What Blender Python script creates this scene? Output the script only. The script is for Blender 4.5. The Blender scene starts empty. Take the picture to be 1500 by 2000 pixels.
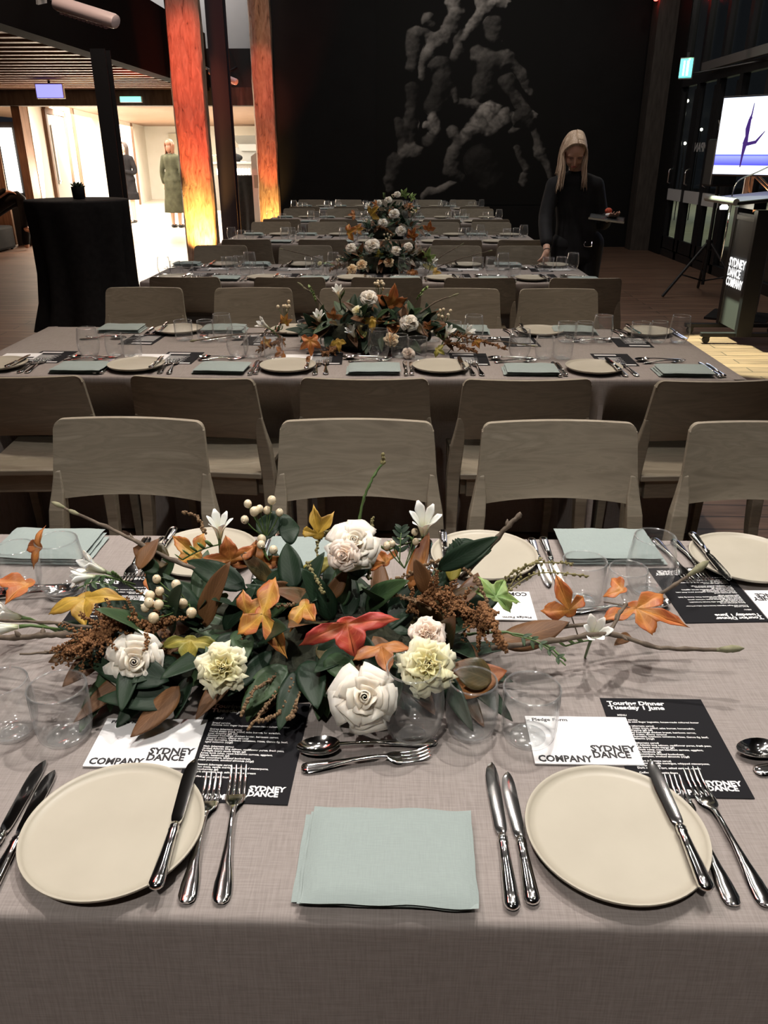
import bpy, bmesh, math, random
from mathutils import Vector, Matrix, Euler, noise
R = math.radians
PI = math.pi
SC = bpy.context.scene
COL = SC.collection
# ------------------------------------------------------------ camera
F = 1556.0; CH = 1.47
_cy = Vector((37, 700, -1556)).normalized()
_cz = Vector((0, 1556, 700)).normalized()
_cx = _cy.cross(_cz)
RM = Matrix((_cx, _cy, _cz)).transposed()          # world -> camera
CW = RM.transposed()                               # camera -> world
cam_d = bpy.data.cameras.new('camera')
cam_d.sensor_fit = 'VERTICAL'; cam_d.sensor_height = 36; cam_d.lens = F / 2000 * 36
cam_d.clip_start = 0.05; cam_d.clip_end = 200
cam = bpy.data.objects.new('camera', cam_d); COL.objects.link(cam)
cam.matrix_world = Matrix.Translation((0, 0, CH)) @ CW.to_4x4()
SC.camera = cam
def onz(px, py, Z=0.735):
    r = CW @ Vector((px - 750, 1000 - py, -F)); t = (Z - CH) / r.z
    return Vector((r.x * t, r.y * t, Z))
def ony(px, py, Y):
    r = CW @ Vector((px - 750, 1000 - py, -F)); t = Y / r.y
    return Vector((r.x * t, Y, r.z * t + CH))
# ------------------------------------------------------------ render look, world, lights
SC.view_settings.view_transform = 'Standard'; SC.view_settings.look = 'None'
SC.view_settings.gamma = 1; SC.view_settings.exposure = 0.9
SC.cycles.use_denoising = True
SC.cycles.caustics_reflective = False; SC.cycles.caustics_refractive = False
SC.cycles.sample_clamp_indirect = 4.0
SC.cycles.transparent_max_bounces = 24; SC.cycles.max_bounces = 8
w = bpy.data.worlds.new('world'); SC.world = w; w.use_nodes = True
w.node_tree.nodes['Background'].inputs[0].default_value = (0.55, 0.6, 0.75, 1)
w.node_tree.nodes['Background'].inputs[1].default_value = 0.010
LN = [0]
def light(kind, loc, energy, color=(1, 1, 1), target=None, size=0.1, size_y=None, spot=60, blend=0.5, name='ceiling spot light'):
    d = bpy.data.lights.new(name, kind); d.energy = energy; d.color = color
    if kind == 'AREA':
        d.size = size
        if size_y: d.shape = 'RECTANGLE'; d.size_y = size_y
        else: d.shape = 'DISK'
    else: d.shadow_soft_size = size
    if kind == 'SPOT': d.spot_size = R(spot); d.spot_blend = blend
    o = bpy.data.objects.new(name, d); COL.objects.link(o); o.location = loc
    if target is not None:
        o.rotation_euler = (Vector(target) - Vector(loc)).to_track_quat('-Z', 'Y').to_euler()
    return o
WARM = (1.0, 0.86, 0.70); NEUT = (1.0, 0.93, 0.86); REDL = (1.0, 0.10, 0.04)
# spots over the tables
light('SPOT', (0.9, 2.3, 4.6), 190, NEUT, (0.0, 1.0, .74), .035, spot=56, blend=.7)
light('SPOT', (-1.3, 2.2, 4.6), 110, NEUT, (-0.3, 1.0, .74), .035, spot=60, blend=.7)
light('SPOT', (0.2, 1.45, 4.6), 150, NEUT, (-.2, 1.7, .74), .05, spot=64, blend=.8)
light('SPOT', (-.6, -1.4, 4.2), 170, NEUT, (0.0, 0.5, .5), .06, spot=50, blend=.8)  # added fill from behind the camera, brightens the front cloth drop
light('SPOT', (0.6, 3.7, 4.8), 160, WARM, (-.1, 3.5, .74), .05, spot=62, blend=.7)
light('SPOT', (-1.2, 3.5, 4.8), 85, WARM, (-.5, 3.5, .6), .05, spot=64, blend=.7)
light('SPOT', (0.3, 5.8, 4.8), 130, NEUT, (0, 5.7, .74), .05, spot=62, blend=.7)
light('SPOT', (-.3, 8.1, 4.8), 120, NEUT, (0, 8.1, .74), .05, spot=60, blend=.7)
light('SPOT', (0.2, 10.4, 4.8), 110, NEUT, (0, 10.4, .74), .05, spot=58, blend=.7)
light('SPOT', (-.4, 12.5, 4.8), 85, NEUT, (-.2, 12.6, .74), .05, spot=56, blend=.7)
# rows of small pendant bulbs high above the tables: they are what glints in the glass and steel
for k in range(7):
    for j in range(3):
        light('POINT', (-1.5 + 1.5 * j + .25 * ((k * 3 + j) % 3), .2 + k * 1.6, 5.2), 9.5, NEUT, None, .055, name='pendant bulb')
light('AREA', (-1.9, 2.6, 4.9), 5, (1, .05, .03), (-.2, 1.0, .7), 1.6, .05, name='red stage strip')
# light pool beside the podium
light('SPOT', (1.3, 7.4, 5.0), 3600, (.88, 1, .66), (2.78, 6.42, 0), .03, spot=17, blend=.25)
light('AREA', (2.9, 9.5, 4.6), 16, WARM, (3.0, 9.5, 0), 1.2, name='aisle light')
light('SPOT', (-2.2, 6.4, 4.8), 120, (1, .75, .58), (-3.6, 8.4, 0), .1, spot=80, blend=.9, name='aisle light')
# red uplights at the timber posts
for (lx, ly, e, tx, ty) in ((-2.60, 11.0, 330, -2.83, 11.85), (-2.02, 13.55, 130, -2.22, 14.22)):
    light('SPOT', (lx, ly, .06), e, REDL, (tx, ty - .2, 3.2), .04, spot=46, blend=.5, name='red uplight')
    light('SPOT', (lx + .02, ly + .25, .06), e * .75, (1, .50, .12), (tx + .04, ty - .2, .55), .03, spot=60, blend=1.0, name='amber uplight')
light('SPOT', (-2.2, 7.2, 5.4), 800, (1, .13, .06), (-2.80, 11.85, 2.5), .05, spot=12, blend=.9, name='added red wash light')  # added red spots from above, carry the red up the posts
light('SPOT', (-1.6, 9.6, 5.4), 420, (1, .15, .08), (-2.25, 14.2, 2.4), .05, spot=11, blend=.9, name='added red wash light')
# foyer
light('AREA', (-6.2, 18.5, 2.22), 430, (1, .90, .76), (-6.2, 18.5, 0), 4.5, 4.0, name='foyer light')
light('AREA', (-6.4, 24.5, 2.22), 430, (1, .90, .76), (-6.4, 24.5, 0), 4.5, 5.0, name='foyer light')
light('SPOT', (-6.0, 16.2, 2.2), 520, (1, .90, .74), (-8.4, 21.5, 1.2), .1, spot=95, blend=.8, name='foyer wall light')
light('SPOT', (-7.0, 12.8, 2.35), 60, (1, .55, .3), (-7.0, 14.6, 0), .1, spot=90, blend=.8, name='foyer side light')
light('AREA', (-5.6, 15.2, 1.0), 110, (1, .82, .62), (-5.2, 11.5, 2.42), 3.0, .5, name='added soffit bounce light')  # added area light, stands in for foyer bounce on the slats
light('AREA', (-3.9, 14.1, 5.3), 30, (1, .97, .95), (-3.1, 14.9, 3.8), .4, name='mezzanine light')
# outside deck
light('SPOT', (7.2, 18.5, 4.2), 500, (.95, 1, .80), (7.0, 18.5, 0), .2, spot=100, blend=.8, name='deck light')
light('SPOT', (10.0, 27.0, 6.0), 1500, (.97, 1, .85), (10.0, 27.0, 0), .2, spot=110, blend=.8, name='deck light')
light('SPOT', (3.10, 7.62, .1), 60, (1, .35, .12), (3.32, 8.0, 1.6), .05, spot=60, name='amber truss uplight')
# ------------------------------------------------------------ materials
def mat(name, col=(.5, .5, .5), rough=.6, metal=0.0, emit=None, es=1.0, spec=.5, trans=0, sss=0, coat=0):
    m = bpy.data.materials.new(name); m.use_nodes = True
    b = m.node_tree.nodes['Principled BSDF']
    b.inputs['Base Color'].default_value = (*col, 1)
    b.inputs['Roughness'].default_value = rough; b.inputs['Metallic'].default_value = metal
    b.inputs['Specular IOR Level'].default_value = spec
    b.inputs['Transmission Weight'].default_value = trans
    b.inputs['Coat Weight'].default_value = coat
    if sss:
        b.inputs['Subsurface Weight'].default_value = sss
        b.inputs['Subsurface Radius'].default_value = (.01, .006, .004); b.inputs['Subsurface Scale'].default_value = 1
    if emit:
        b.inputs['Emission Color'].default_value = (*emit, 1); b.inputs['Emission Strength'].default_value = es
    return m
def nd(m, t, **k):
    n = m.node_tree.nodes.new(t)
    for a, v in k.items():
        if a.startswith('i_'): n.inputs[a[2:].replace('_', ' ')].default_value = v
        else: setattr(n, a, v)
    return n
def lk(m, a, b): m.node_tree.links.new(a, b)
def ramp(m, stops):
    n = nd(m, 'ShaderNodeValToRGB'); cr = n.color_ramp
    while len(cr.elements) < len(stops): cr.elements.new(.5)
    for e, (p, c) in zip(cr.elements, stops): e.position = p; e.color = (*c, 1)
    return n
def noisy(name, stops, scale=(1, 1, 1), nscale=5, rough=.6, bump=0, bdist=.01, detail=5, coord='Object', metal=0, rand=False, distort=0, spec=.5, bscale=None):
    """a principled material whose colour follows a noise pattern that belongs to the thing"""
    m = mat(name, stops[0][1], rough, metal, spec=spec)
    b = m.node_tree.nodes['Principled BSDF']
    tc = nd(m, 'ShaderNodeTexCoord'); mp = nd(m, 'ShaderNodeMapping'); mp.inputs['Scale'].default_value = scale
    lk(m, tc.outputs[coord], mp.inputs[0])
    if rand:
        oi = nd(m, 'ShaderNodeObjectInfo'); ml = nd(m, 'ShaderNodeMath', operation='MULTIPLY'); ml.inputs[1].default_value = 37
        lk(m, oi.outputs['Random'], ml.inputs[0]); lk(m, ml.outputs[0], mp.inputs['Location'])
    n = nd(m, 'ShaderNodeTexNoise'); n.inputs['Scale'].default_value = nscale; n.inputs['Detail'].default_value = detail
    n.inputs['Distortion'].default_value = distort
    lk(m, mp.outputs[0], n.inputs['Vector'])
    r = ramp(m, stops); lk(m, n.outputs[0], r.inputs[0]); lk(m, r.outputs[0], b.inputs['Base Color'])
    if bump:
        bp = nd(m, 'ShaderNodeBump'); bp.inputs['Strength'].default_value = bump; bp.inputs['Distance'].default_value = bdist
        src = n
        if bscale:
            src = nd(m, 'ShaderNodeTexNoise'); src.inputs['Scale'].default_value = bscale; lk(m, mp.outputs[0], src.inputs['Vector'])
        lk(m, src.outputs[0], bp.inputs['Height']); lk(m, bp.outputs[0], b.inputs['Normal'])
    return m
def weave(name, c0, c1, sc=900, bump=.35, stain=None):
    m = mat(name, c0, .9, spec=.15); b = m.node_tree.nodes['Principled BSDF']
    tc = nd(m, 'ShaderNodeTexCoord')
    a = nd(m, 'ShaderNodeTexNoise'); a.inputs['Scale'].default_value = 1; a.inputs['Detail'].default_value = 3
    c = nd(m, 'ShaderNodeTexNoise'); c.inputs['Scale'].default_value = 1; c.inputs['Detail'].default_value = 3
    for n, s in ((a, (sc * .03, sc * .6, sc * .6)), (c, (sc * .6, sc * .03, sc * .03))):
        mp = nd(m, 'ShaderNodeMapping'); mp.inputs['Scale'].default_value = s
        lk(m, tc.outputs['Object'], mp.inputs[0]); lk(m, mp.outputs[0], n.inputs['Vector'])
    mx = nd(m, 'ShaderNodeMath', operation='ADD'); lk(m, a.outputs[0], mx.inputs[0]); lk(m, c.outputs[0], mx.inputs[1])
    h = nd(m, 'ShaderNodeMath', operation='MULTIPLY'); h.inputs[1].default_value = .5; lk(m, mx.outputs[0], h.inputs[0])
    r = ramp(m, ((.38, c0), (.62, c1))); lk(m, h.outputs[0], r.inputs[0]); lk(m, r.outputs[0], b.inputs['Base Color'])
    bp = nd(m, 'ShaderNodeBump'); bp.inputs['Strength'].default_value = bump; bp.inputs['Distance'].default_value = .0006
    lk(m, h.outputs[0], bp.inputs['Height']); lk(m, bp.outputs[0], b.inputs['Normal'])
    return m
def glassy(name, ior=1.45, tint=(1, 1, 1), boost=1.0):
    m = bpy.data.materials.new(name); m.use_nodes = True; nt = m.node_tree; nt.nodes.clear()
    o = nd(m, 'ShaderNodeOutputMaterial'); mx = nd(m, 'ShaderNodeMixShader')
    t = nd(m, 'ShaderNodeBsdfTransparent'); t.inputs[0].default_value = (*tint, 1)
    g = nd(m, 'ShaderNodeBsdfGlossy'); g.inputs['Roughness'].default_value = .10
    df = nd(m, 'ShaderNodeBsdfDiffuse'); df.inputs[0].default_value = (.85, .87, .88, 1); m3 = nd(m, 'ShaderNodeMixShader'); m3.inputs[0].default_value = .22 if 'glass' in name and 'window' not in name else 0  # white diffuse share paints bright glass edges in place of refraction
    fr = nd(m, 'ShaderNodeFresnel'); ge = nd(m, 'ShaderNodeNewGeometry'); mi = nd(m, 'ShaderNodeMix'); mi.inputs[2].default_value = ior; mi.inputs[3].default_value = 1 / ior
    lk(m, ge.outputs['Backfacing'], mi.inputs[0]); lk(m, mi.outputs[0], fr.inputs[0])
    ml = nd(m, 'ShaderNodeMath', operation='MULTIPLY'); ml.inputs[1].default_value = boost; ml.use_clamp = True
    lk(m, fr.outputs[0], ml.inputs[0]); lk(m, ml.outputs[0], mx.inputs[0])
    lk(m, t.outputs[0], mx.inputs[1]); lk(m, g.outputs[0], m3.inputs[1]); lk(m, df.outputs[0], m3.inputs[2]); lk(m, m3.outputs[0], mx.inputs[2]); lk(m, mx.outputs[0], o.inputs[0])
    return m
M = {}
M['cloth'] = weave('grey linen tablecloth', (.235, .208, .195), (.30, .268, .252), 900, .2)
M['napkin'] = weave('sage linen', (.262, .312, .302), (.29, .345, .335), 1600, .15)
M['wood'] = noisy('grey stained oak', ((.30, (.165, .142, .108)), (.5, (.225, .196, .150)), (.56, (.19, .166, .126)), (.72, (.26, .23, .18))), (1.2, 5, 8), 2.6, .55, .12, .002, 6, rand=True, distort=1.6, spec=.35)
M['plate'] = noisy('cream stoneware', ((.3, (.395, .365, .295)), (.7, (.43, .40, .325))), nscale=14, rough=.42, spec=.4)
M['steel'] = mat('polished steel', (.82, .81, .79), .10, 1)
M['glass'] = glassy('drinking glass', 1.5, (.99, .994, .994), 1.3)
M['glassbase'] = glassy('thick glass base', 1.7, (.95, .96, .96), 1.8)
M['pane'] = glassy('window glass', 1.5, (.75, .8, .78), 1.0)
M['black'] = mat('matte black card', (.010, .010, .012), .7, spec=.12)
M['white'] = mat('white card', (.86, .86, .87), .5)
M['inkw'] = mat('white print', (.82, .82, .82), .6)
M['inkk'] = mat('black print', (.01, .01, .012), .6)
M['blackwall'] = noisy('black painted wall', ((.3, (.0045, .0042, .0044)), (.7, (.007, .0065, .0066))), nscale=3, rough=.7, spec=.2)
M['blackmetal'] = mat('black painted steel', (.012, .012, .014), .4)
M['blackcloth'] = noisy('black stretch cloth', ((.3, (.006, .006, .007)), (.7, (.012, .012, .013))), nscale=20, rough=.85, spec=.2)
M['whitewall'] = noisy('white plaster', ((.3, (.74, .70, .62)), (.7, (.80, .76, .69))), nscale=2, rough=.8)
M['greywall'] = noisy('pale grey panel', ((.3, (.60, .58, .57)), (.7, (.66, .64, .63))), nscale=2, rough=.7)
M['foyerfloor'] = mat('polished pale floor', (.72, .66, .56), .25)
M['timberfoyer'] = noisy('brown timber post', ((.3, (.10, .05, .03)), (.7, (.2, .11, .065))), (8, 8, 1), 4, .7, .4, .01)
M['timber'] = noisy('rough sawn hardwood', ((.28, (.10, .06, .045)), (.38, (.34, .23, .17)), (.56, (.45, .33, .25)), (.75, (.55, .42, .33))), (5, 5, 1.3), 4.5, .8, .7, .02, 9, distort=.8)
M['greytimber'] = noisy('dark weathered timber', ((.3, (.035, .028, .024)), (.7, (.07, .058, .05))), (6, 6, 1), 4, .8, .4, .01)
def planks(name, c, bw, along_y=False, length=2.6, rough=.5, gap=(.01, .008, .007)):
    m = mat(name, c[0], rough); b = m.node_tree.nodes['Principled BSDF']
    tc = nd(m, 'ShaderNodeTexCoord'); mp = nd(m, 'ShaderNodeMapping')
    if along_y: mp.inputs['Rotation'].default_value = (0, 0, R(90))
    lk(m, tc.outputs['Object'], mp.inputs[0])
    br = nd(m, 'ShaderNodeTexBrick', offset=.37); br.inputs['Scale'].default_value = 1
    br.inputs['Brick Width'].default_value = length; br.inputs['Row Height'].default_value = bw
    br.inputs['Mortar Size'].default_value = .004; br.inputs['Mortar Smooth'].default_value = .2
    br.inputs['Color1'].default_value = (*c[0], 1); br.inputs['Color2'].default_value = (*c[1], 1); br.inputs['Mortar'].default_value = (*gap, 1)
    lk(m, mp.outputs[0], br.inputs[0])
    m2 = nd(m, 'ShaderNodeMapping'); m2.inputs['Scale'].default_value = (1.5, 22, 1); lk(m, mp.outputs[0], m2.inputs[0])
    n = nd(m, 'ShaderNodeTexNoise'); n.inputs['Scale'].default_value = 1.6; n.inputs['Detail'].default_value = 7; n.inputs['Distortion'].default_value = .6
    lk(m, m2.outputs[0], n.inputs['Vector'])
    rp = ramp(m, ((.3, (.55, .5, .48)), (.7, (1.25, 1.2, 1.15)))); lk(m, n.outputs[0], rp.inputs[0])
    mx = nd(m, 'ShaderNodeMix', data_type='RGBA', blend_type='MULTIPLY'); mx.inputs[0].default_value = 1
    lk(m, br.outputs[0], mx.inputs[6]); lk(m, rp.outputs[0], mx.inputs[7]); lk(m, mx.outputs[2], b.inputs['Base Color'])
    bp = nd(m, 'ShaderNodeBump'); bp.inputs['Strength'].default_value = .3; bp.inputs['Distance'].default_value = .003
    lk(m, n.outputs[0], bp.inputs['Height']); lk(m, bp.outputs[0], b.inputs['Normal'])
    return m
M['floor'] = planks('worn brown floor boards', ((.22, .140, .10), (.155, .098, .072)), .13)
M['deck'] = planks('outdoor deck boards', ((.32, .30, .24), (.26, .24, .19)), .12)
M['slats'] = noisy('timber soffit slat', ((.3, (.24, .145, .095)), (.7, (.36, .225, .15))), (1, 20, 20), 2, .55, rand=True)
# ------------------------------------------------------------ mesh helpers
class MB:
    def __init__(s): s.v = []; s.f = []; s.uv = None; s.mi = []
    def add(s, vs, fs, T=None, mi=0):
        o = len(s.v)
        if T is not None: vs = [T @ Vector(p) for p in vs]
        s.v += [tuple(p) for p in vs]; s.f += [tuple(i + o for i in f) for f in fs]; s.mi += [mi] * len(fs); return s
    def box(s, c, d, T=None, mi=0):
        x, y, z = c; a, b, e = d[0] / 2, d[1] / 2, d[2] / 2
        vs = [(x + i * a, y + j * b, z + k * e) for i in (-1, 1) for j in (-1, 1) for k in (-1, 1)]
        return s.add(vs, [(0, 1, 3, 2), (4, 6, 7, 5), (0, 4, 5, 1), (2, 3, 7, 6), (0, 2, 6, 4), (1, 5, 7, 3)], T, mi)
    def loft(s, rings, close=True, caps=True, T=None, mi=0):
        n = len(rings[0]); vs = [p for r in rings for p in r]; fs = []
        for i in range(len(rings) - 1):
            for j in range(n if close else n - 1):
                k = (j + 1) % n
                fs.append((i * n + j, i * n + k, (i + 1) * n + k, (i + 1) * n + j))
        if caps and close: fs.append(tuple(range(n))[::-1]); fs.append(tuple((len(rings) - 1) * n + j for j in range(n)))
        return s.add(vs, fs, T, mi)
    def lathe(s, prof, n=32, T=None, caps=False, mi=0):
        return s.loft([[(r * math.cos(2 * PI * j / n), r * math.sin(2 * PI * j / n), z) for j in range(n)] for r, z in prof], True, caps, T, mi)
    def tube(s, pts, rad, n=6, T=None, mi=0):
        pts = [Vector(p) for p in pts]
        if not hasattr(rad, '__len__'): rad = [rad] * len(pts)
        rings = []; up = Vector((0, 0, 1))
        for i, p in enumerate(pts):
            d = (pts[min(i + 1, len(pts) - 1)] - pts[max(i - 1, 0)]).normalized()
            if i == 0:
                u = d.cross(up if abs(d.z) < .9 else Vector((1, 0, 0))).normalized()
            else: u = (u - d * u.dot(d)).normalized()
            v = d.cross(u)
            rings.append([p + (u * math.cos(2 * PI * j / n) + v * math.sin(2 * PI * j / n)) * rad[i] for j in range(n)])
        return s.loft(rings, True, True, T, mi)
    def ball(s, c, r, n=8, m=6, sc=(1, 1, 1), T=None, mi=0):
        c = Vector(c); vs = [c + Vector((0, 0, -r * sc[2]))]
        for i in range(1, m):
            a = -PI / 2 + PI * i / m
            for j in range(n):
                b = 2 * PI * j / n
                vs.append(c + Vector((r * sc[0] * math.cos(a) * math.cos(b), r * sc[1] * math.cos(a) * math.sin(b), r * sc[2] * math.sin(a))))
        vs.append(c + Vector((0, 0, r * sc[2]))); fs = []
        for j in range(n): fs.append((0, 1 + (j + 1) % n, 1 + j))
        for i in range(m - 2):
            for j in range(n):
                a0 = 1 + i * n; k = (j + 1) % n
                fs.append((a0 + j, a0 + k, a0 + n + k, a0 + n + j))
        l = len(vs) - 1
        for j in range(n): fs.append((l, l - n + j, l - n + (j + 1) % n))
        return s.add(vs, fs, T, mi)
    def build(s, name, m, parent=None, smooth=False, bevel=0, seg=2, loc=None, rot=None, angle=35):
        me = bpy.data.meshes.new(name); me.from_pydata(s.v, [], s.f); me.update()
        for mm in (m if isinstance(m, (list, tuple)) else [m]): me.materials.append(mm)
        if any(s.mi): me.polygons.foreach_set('material_index', s.mi)
        if s.uv:
            l = me.uv_layers.new(name='UVMap')
            for lp in me.loops: l.data[lp.index].uv = s.uv[lp.vertex_index]
        bm = bmesh.new(); bm.from_mesh(me)
        bmesh.ops.recalc_face_normals(bm, faces=bm.faces)
        bm.to_mesh(me); bm.free()
        if smooth:
            me.polygons.foreach_set('use_smooth', [True] * len(me.polygons))
            if smooth == 'auto': me.set_sharp_from_angle(angle=R(angle))
        o = bpy.data.objects.new(name, me); COL.objects.link(o)
        if parent: o.parent = parent
        if loc is not None: o.location = loc
        if rot is not None: o.rotation_euler = rot
        if bevel:
            b = o.modifiers.new('bevel', 'BEVEL'); b.width = bevel; b.segments = seg; b.limit_method = 'ANGLE'; b.angle_limit = R(40)
        return o
def tag(o, label=None, cat=None, group=None, kind=None):
    if label: o['label'] = label
    if cat: o['category'] = cat
    if group: o['group'] = group
    if kind: o['kind'] = kind
    return o
def empty(name, loc=(0, 0, 0), rz=0, parent=None):
    o = bpy.data.objects.new(name, None); COL.objects.link(o); o.location = loc; o.rotation_euler = (0, 0, rz)
    o.empty_display_size = .05
    if parent: o.parent = parent
    return o
KIDS = {}
def kids(o):
    if not KIDS.get('ok'):
        KIDS.clear(); KIDS['ok'] = True
    return list(o.children)
def copy_tree(o, parent=None):
    c = o.copy(); COL.objects.link(c)
    if parent: c.parent = parent
    for ch in o.children: copy_tree(ch, c)
    return c
def text(name, body, size, m, parent, loc, rot=(0, 0, 0), sx=1.0, align='LEFT', bold=0, space=1.0, lines=1.0, ext=.0002):
    c = bpy.data.curves.new(name, 'FONT'); c.body = body; c.size = size; c.align_x = align
    c.offset = bold; c.space_character = space; c.space_line = lines; c.extrude = ext; c.resolution_u = 2
    c.materials.append(m)
    t_ = bpy.data.objects.new(name, c); COL.objects.link(t_); dg = bpy.context.evaluated_depsgraph_get()
    me = bpy.data.meshes.new_from_object(t_.evaluated_get(dg)); bpy.data.objects.remove(t_); me.name = name
    o = bpy.data.objects.new(name, me); COL.objects.link(o); o.parent = parent
    o.location = loc; o.rotation_euler = rot; o.scale = (sx, 1, 1)
    return o
ORD = ['first', 'second', 'third', 'fourth', 'fifth', 'sixth', 'seventh', 'eighth', 'ninth', 'tenth']
TB = ['nearest table', 'second table', 'third table', 'fourth table', 'fifth table', 'farthest table']
# ============================================================ THE SETTING
def struct(mb, name, m, **k):
    return tag(mb.build(name, m, **k), kind='structure')
WY = 14.5
struct(MB().box((1.0, 5.5, -.05), (16, 18.2, .1)), 'floor', M['floor'])
struct(MB().box((-5.5, 23.0, -.05), (9.4, 16.8, .1)), 'floor_foyer', M['foyerfloor'])
struct(MB().box((14.4, 20, -.16), (19.9, 46, .1)), 'ground', M['deck'])
struct(MB().box((1.0, WY + .1, 3.4), (6.4, .2, 7.2)), 'wall_back', M['blackwall'])
struct(MB().box((-.5, -3.0, 3.4), (11, .2, 7.2)), 'wall_rear', M['blackwall'])
struct(MB().box((-.9, 5.8, 6.1), (11, 17.8, .1)), 'ceiling', M['blackwall'])
struct(MB().box((-8.6, 5.8, 3), (.2, 17.8, 6.2)), 'wall_left', M['greytimber'])
# mezzanine: slatted soffit, edge beam
b = MB()
for i in range(84):
    y = 5.0 + i * .115
    b.box((-5.75, y, 2.44 + .01 * ((i * 7) % 3 - 1)), (5.0, .075, .04))
struct(b, 'ceiling_soffit', M['slats'])
struct(MB().box((-5.9, 9.7, 2.75), (5.1, 9.7, .5)), 'ceiling_slab', M['blackwall'])
struct(MB().box((-3.22, 9.4, 2.79), (.2, 10.0, .80)), 'beam', mat('matt black beam', (.006, .005, .005), .95, spec=.05))
struct(MB().box((-5.6, 14.55, 2.31), (6.6, .3, .26)), 'beam_threshold', M['greytimber'])
struct(MB().box((-2.95, 14.6, 2.68), (1.5, .25, .62)), 'beam_upper', M['blackmetal'])
struct(MB().box((-3.2, 14.9, 4.6), (2.4, .1, 3.2)), 'wall_upper', M['greywall'])
struct(MB().box((-5.4, 14.9, 4.6), (1.9, .12, 3.2)), 'wall_mezzanine', M['blackwall'])
# foyer shell
b = MB()
for i in range(90):
    b.box((-5.6, 14.8 + i * .18, 2.34), (9.2, .13, .03))
struct(b, 'ceiling_foyer', M['slats'])
struct(MB().box((-5.6, 22.9, 2.5), (9.4, 16.6, .1)), 'ceiling_foyer_slab', M['whitewall'])
def wallseg(name, a, c, z0, z1, m, t=.12):
    a = Vector((*a, 0)); c = Vector((*c, 0)); d = c - a; L = d.length
    o = MB().box((L / 2, 0, (z0 + z1) / 2), (L, t, z1 - z0)).build(name, m)
    o.location = a; o.rotation_euler = (0, 0, math.atan2(d.y, d.x)); tag(o, kind='structure'); return o
FA, FB = (-6.35, 14.8), (-8.95, 30.2)
def fw(t): return (FA[0] + (FB[0] - FA[0]) * t, FA[1] + (FB[1] - FA[1]) * t)
wallseg('wall_foyer_left', FA, FB, 0, 2.36, M['whitewall'])
wallseg('wall_foyer_back', (-10.5, 30.2), (-.8, 30.2), 0, 2.4, M['whitewall'])
wallseg('wall_foyer_right', (-2.0, 15), (-.9, 30.2), 0, 2.4, M['whitewall'])
# side of foyer beyond the soffit: brown panel at far left
wallseg('wall_side', (-8.5, 14.6), (-6.82, 14.7), 0, 2.36, M['timberfoyer'])
M['greydoor'] = mat('grey door paint', (.30, .28, .25), .5)
# grey door in the foyer wall
def on_foyer(t): 
    p = fw(t); d = Vector((FB[0] - FA[0], FB[1] - FA[1], 0)).normalized(); n = Vector((d.y, -d.x, 0)); return Vector((p[0], p[1], 0)), math.atan2(d.y, d.x), n
p, a, n = on_foyer(.115)
d = empty('door_foyer', p + n * .07, a); tag(d, kind='structure')
MB().box((0, 0, 1.06), (1.5, .04, 2.12)).build('door_leaf', M['greydoor'], d)
MB().box((-.80, 0, 1.1), (.12, .10, 2.2)).box((.80, 0, 1.1), (.12, .10, 2.2)).box((0, 0, 2.18), (1.6, .10, .1)).build('door_frame', M['timberfoyer'], d)
MB().box((-.45, -.035, 1.45), (.10, .02, 1.0)).build('glazed_strip', M['white'], d)
MB().tube([(-.6, -.03, 1.0), (-.6, -.08, 1.0), (-.48, -.08, 1.0)], .012).build('handle', M['steel'], d, smooth=True)
for t in (.225, .78):
    p, a, n = on_foyer(t)
    struct(MB().box((0, 0, 1.16), (.12, .06, 2.32)), 'trim_1', M['timberfoyer'], loc=p + n * .08, rot=(0, 0, a))
struct(MB().box((-7.4, 30.1, 1.05), (1.3, .06, 2.1)), 'door_back', mat('cream door', (.62, .56, .44), .6))
# timber column beside door, left edge
struct(MB().box((-6.36, 14.62, 1.2), (.14, .3, 2.4)), 'pillar_foyer', M['timberfoyer'])
# glowing poster panel seen past the post
t_ = tag(empty('light_panel', (-6.60, 14.5, 0)), 'tall white backlit panel glowing between brown posts in the foyer', 'light panel')
MB().box((0, 0, 1.36), (.22, .05, 1.0)).build('diffuser', mat('backlit white', (1, .97, .9), .5, emit=(1, .95, .85), es=2.2), t_)
MB().box((0, .04, 1.3), (.30, .05, 1.3)).box((0, .04, .3), (.26, .05, .7)).build('frame', M['blackmetal'], t_)
# right wall: black framed glazing with doors
RX = 4.16
struct(MB().box((RX, 13.9, 3.2), (.12, 1.0, 6.4)).box((RX, 5.0, 5.6), (.12, 19, 2.0)), 'wall_right', M['blackwall'])
struct(MB().box((3.98, 14.18, 3), (.36, .36, 6.0)), 'pillar_corner', M['greytimber'])
b = MB()
ys = [13.45, 12.68, 11.9, 11.12, 10.3, 9.0, 7.6, 6.2, 4.8, 3.4, 2.0, .5]
for i, y in enumerate(ys):
    b.box((RX, y, 2.3), (.09, .11, 4.6))
b.box((RX, 6.9, .06), (.09, 13.2, .12)).box((RX, 6.9, 2.42), (.10, 13.2, .12)).box((RX, 6.9, 4.6), (.09, 13.2, .14))
struct(b, 'window_frame', M['blackmetal'])
struct(MB().box((RX - .16, 8.0, 2.52), (.07, 8.4, .10)), 'beam_transom', mat('galvanised steel rail', (.16, .15, .15), .5, .6))
struct(MB().box((RX + .01, 6.9, 1.24), (.012, 13.0, 2.3)), 'window_1', M['pane'])
struct(MB().box((RX + .01, 6.9, 3.5), (.012, 13.0, 2.1)), 'window_2', M['pane'])
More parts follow.
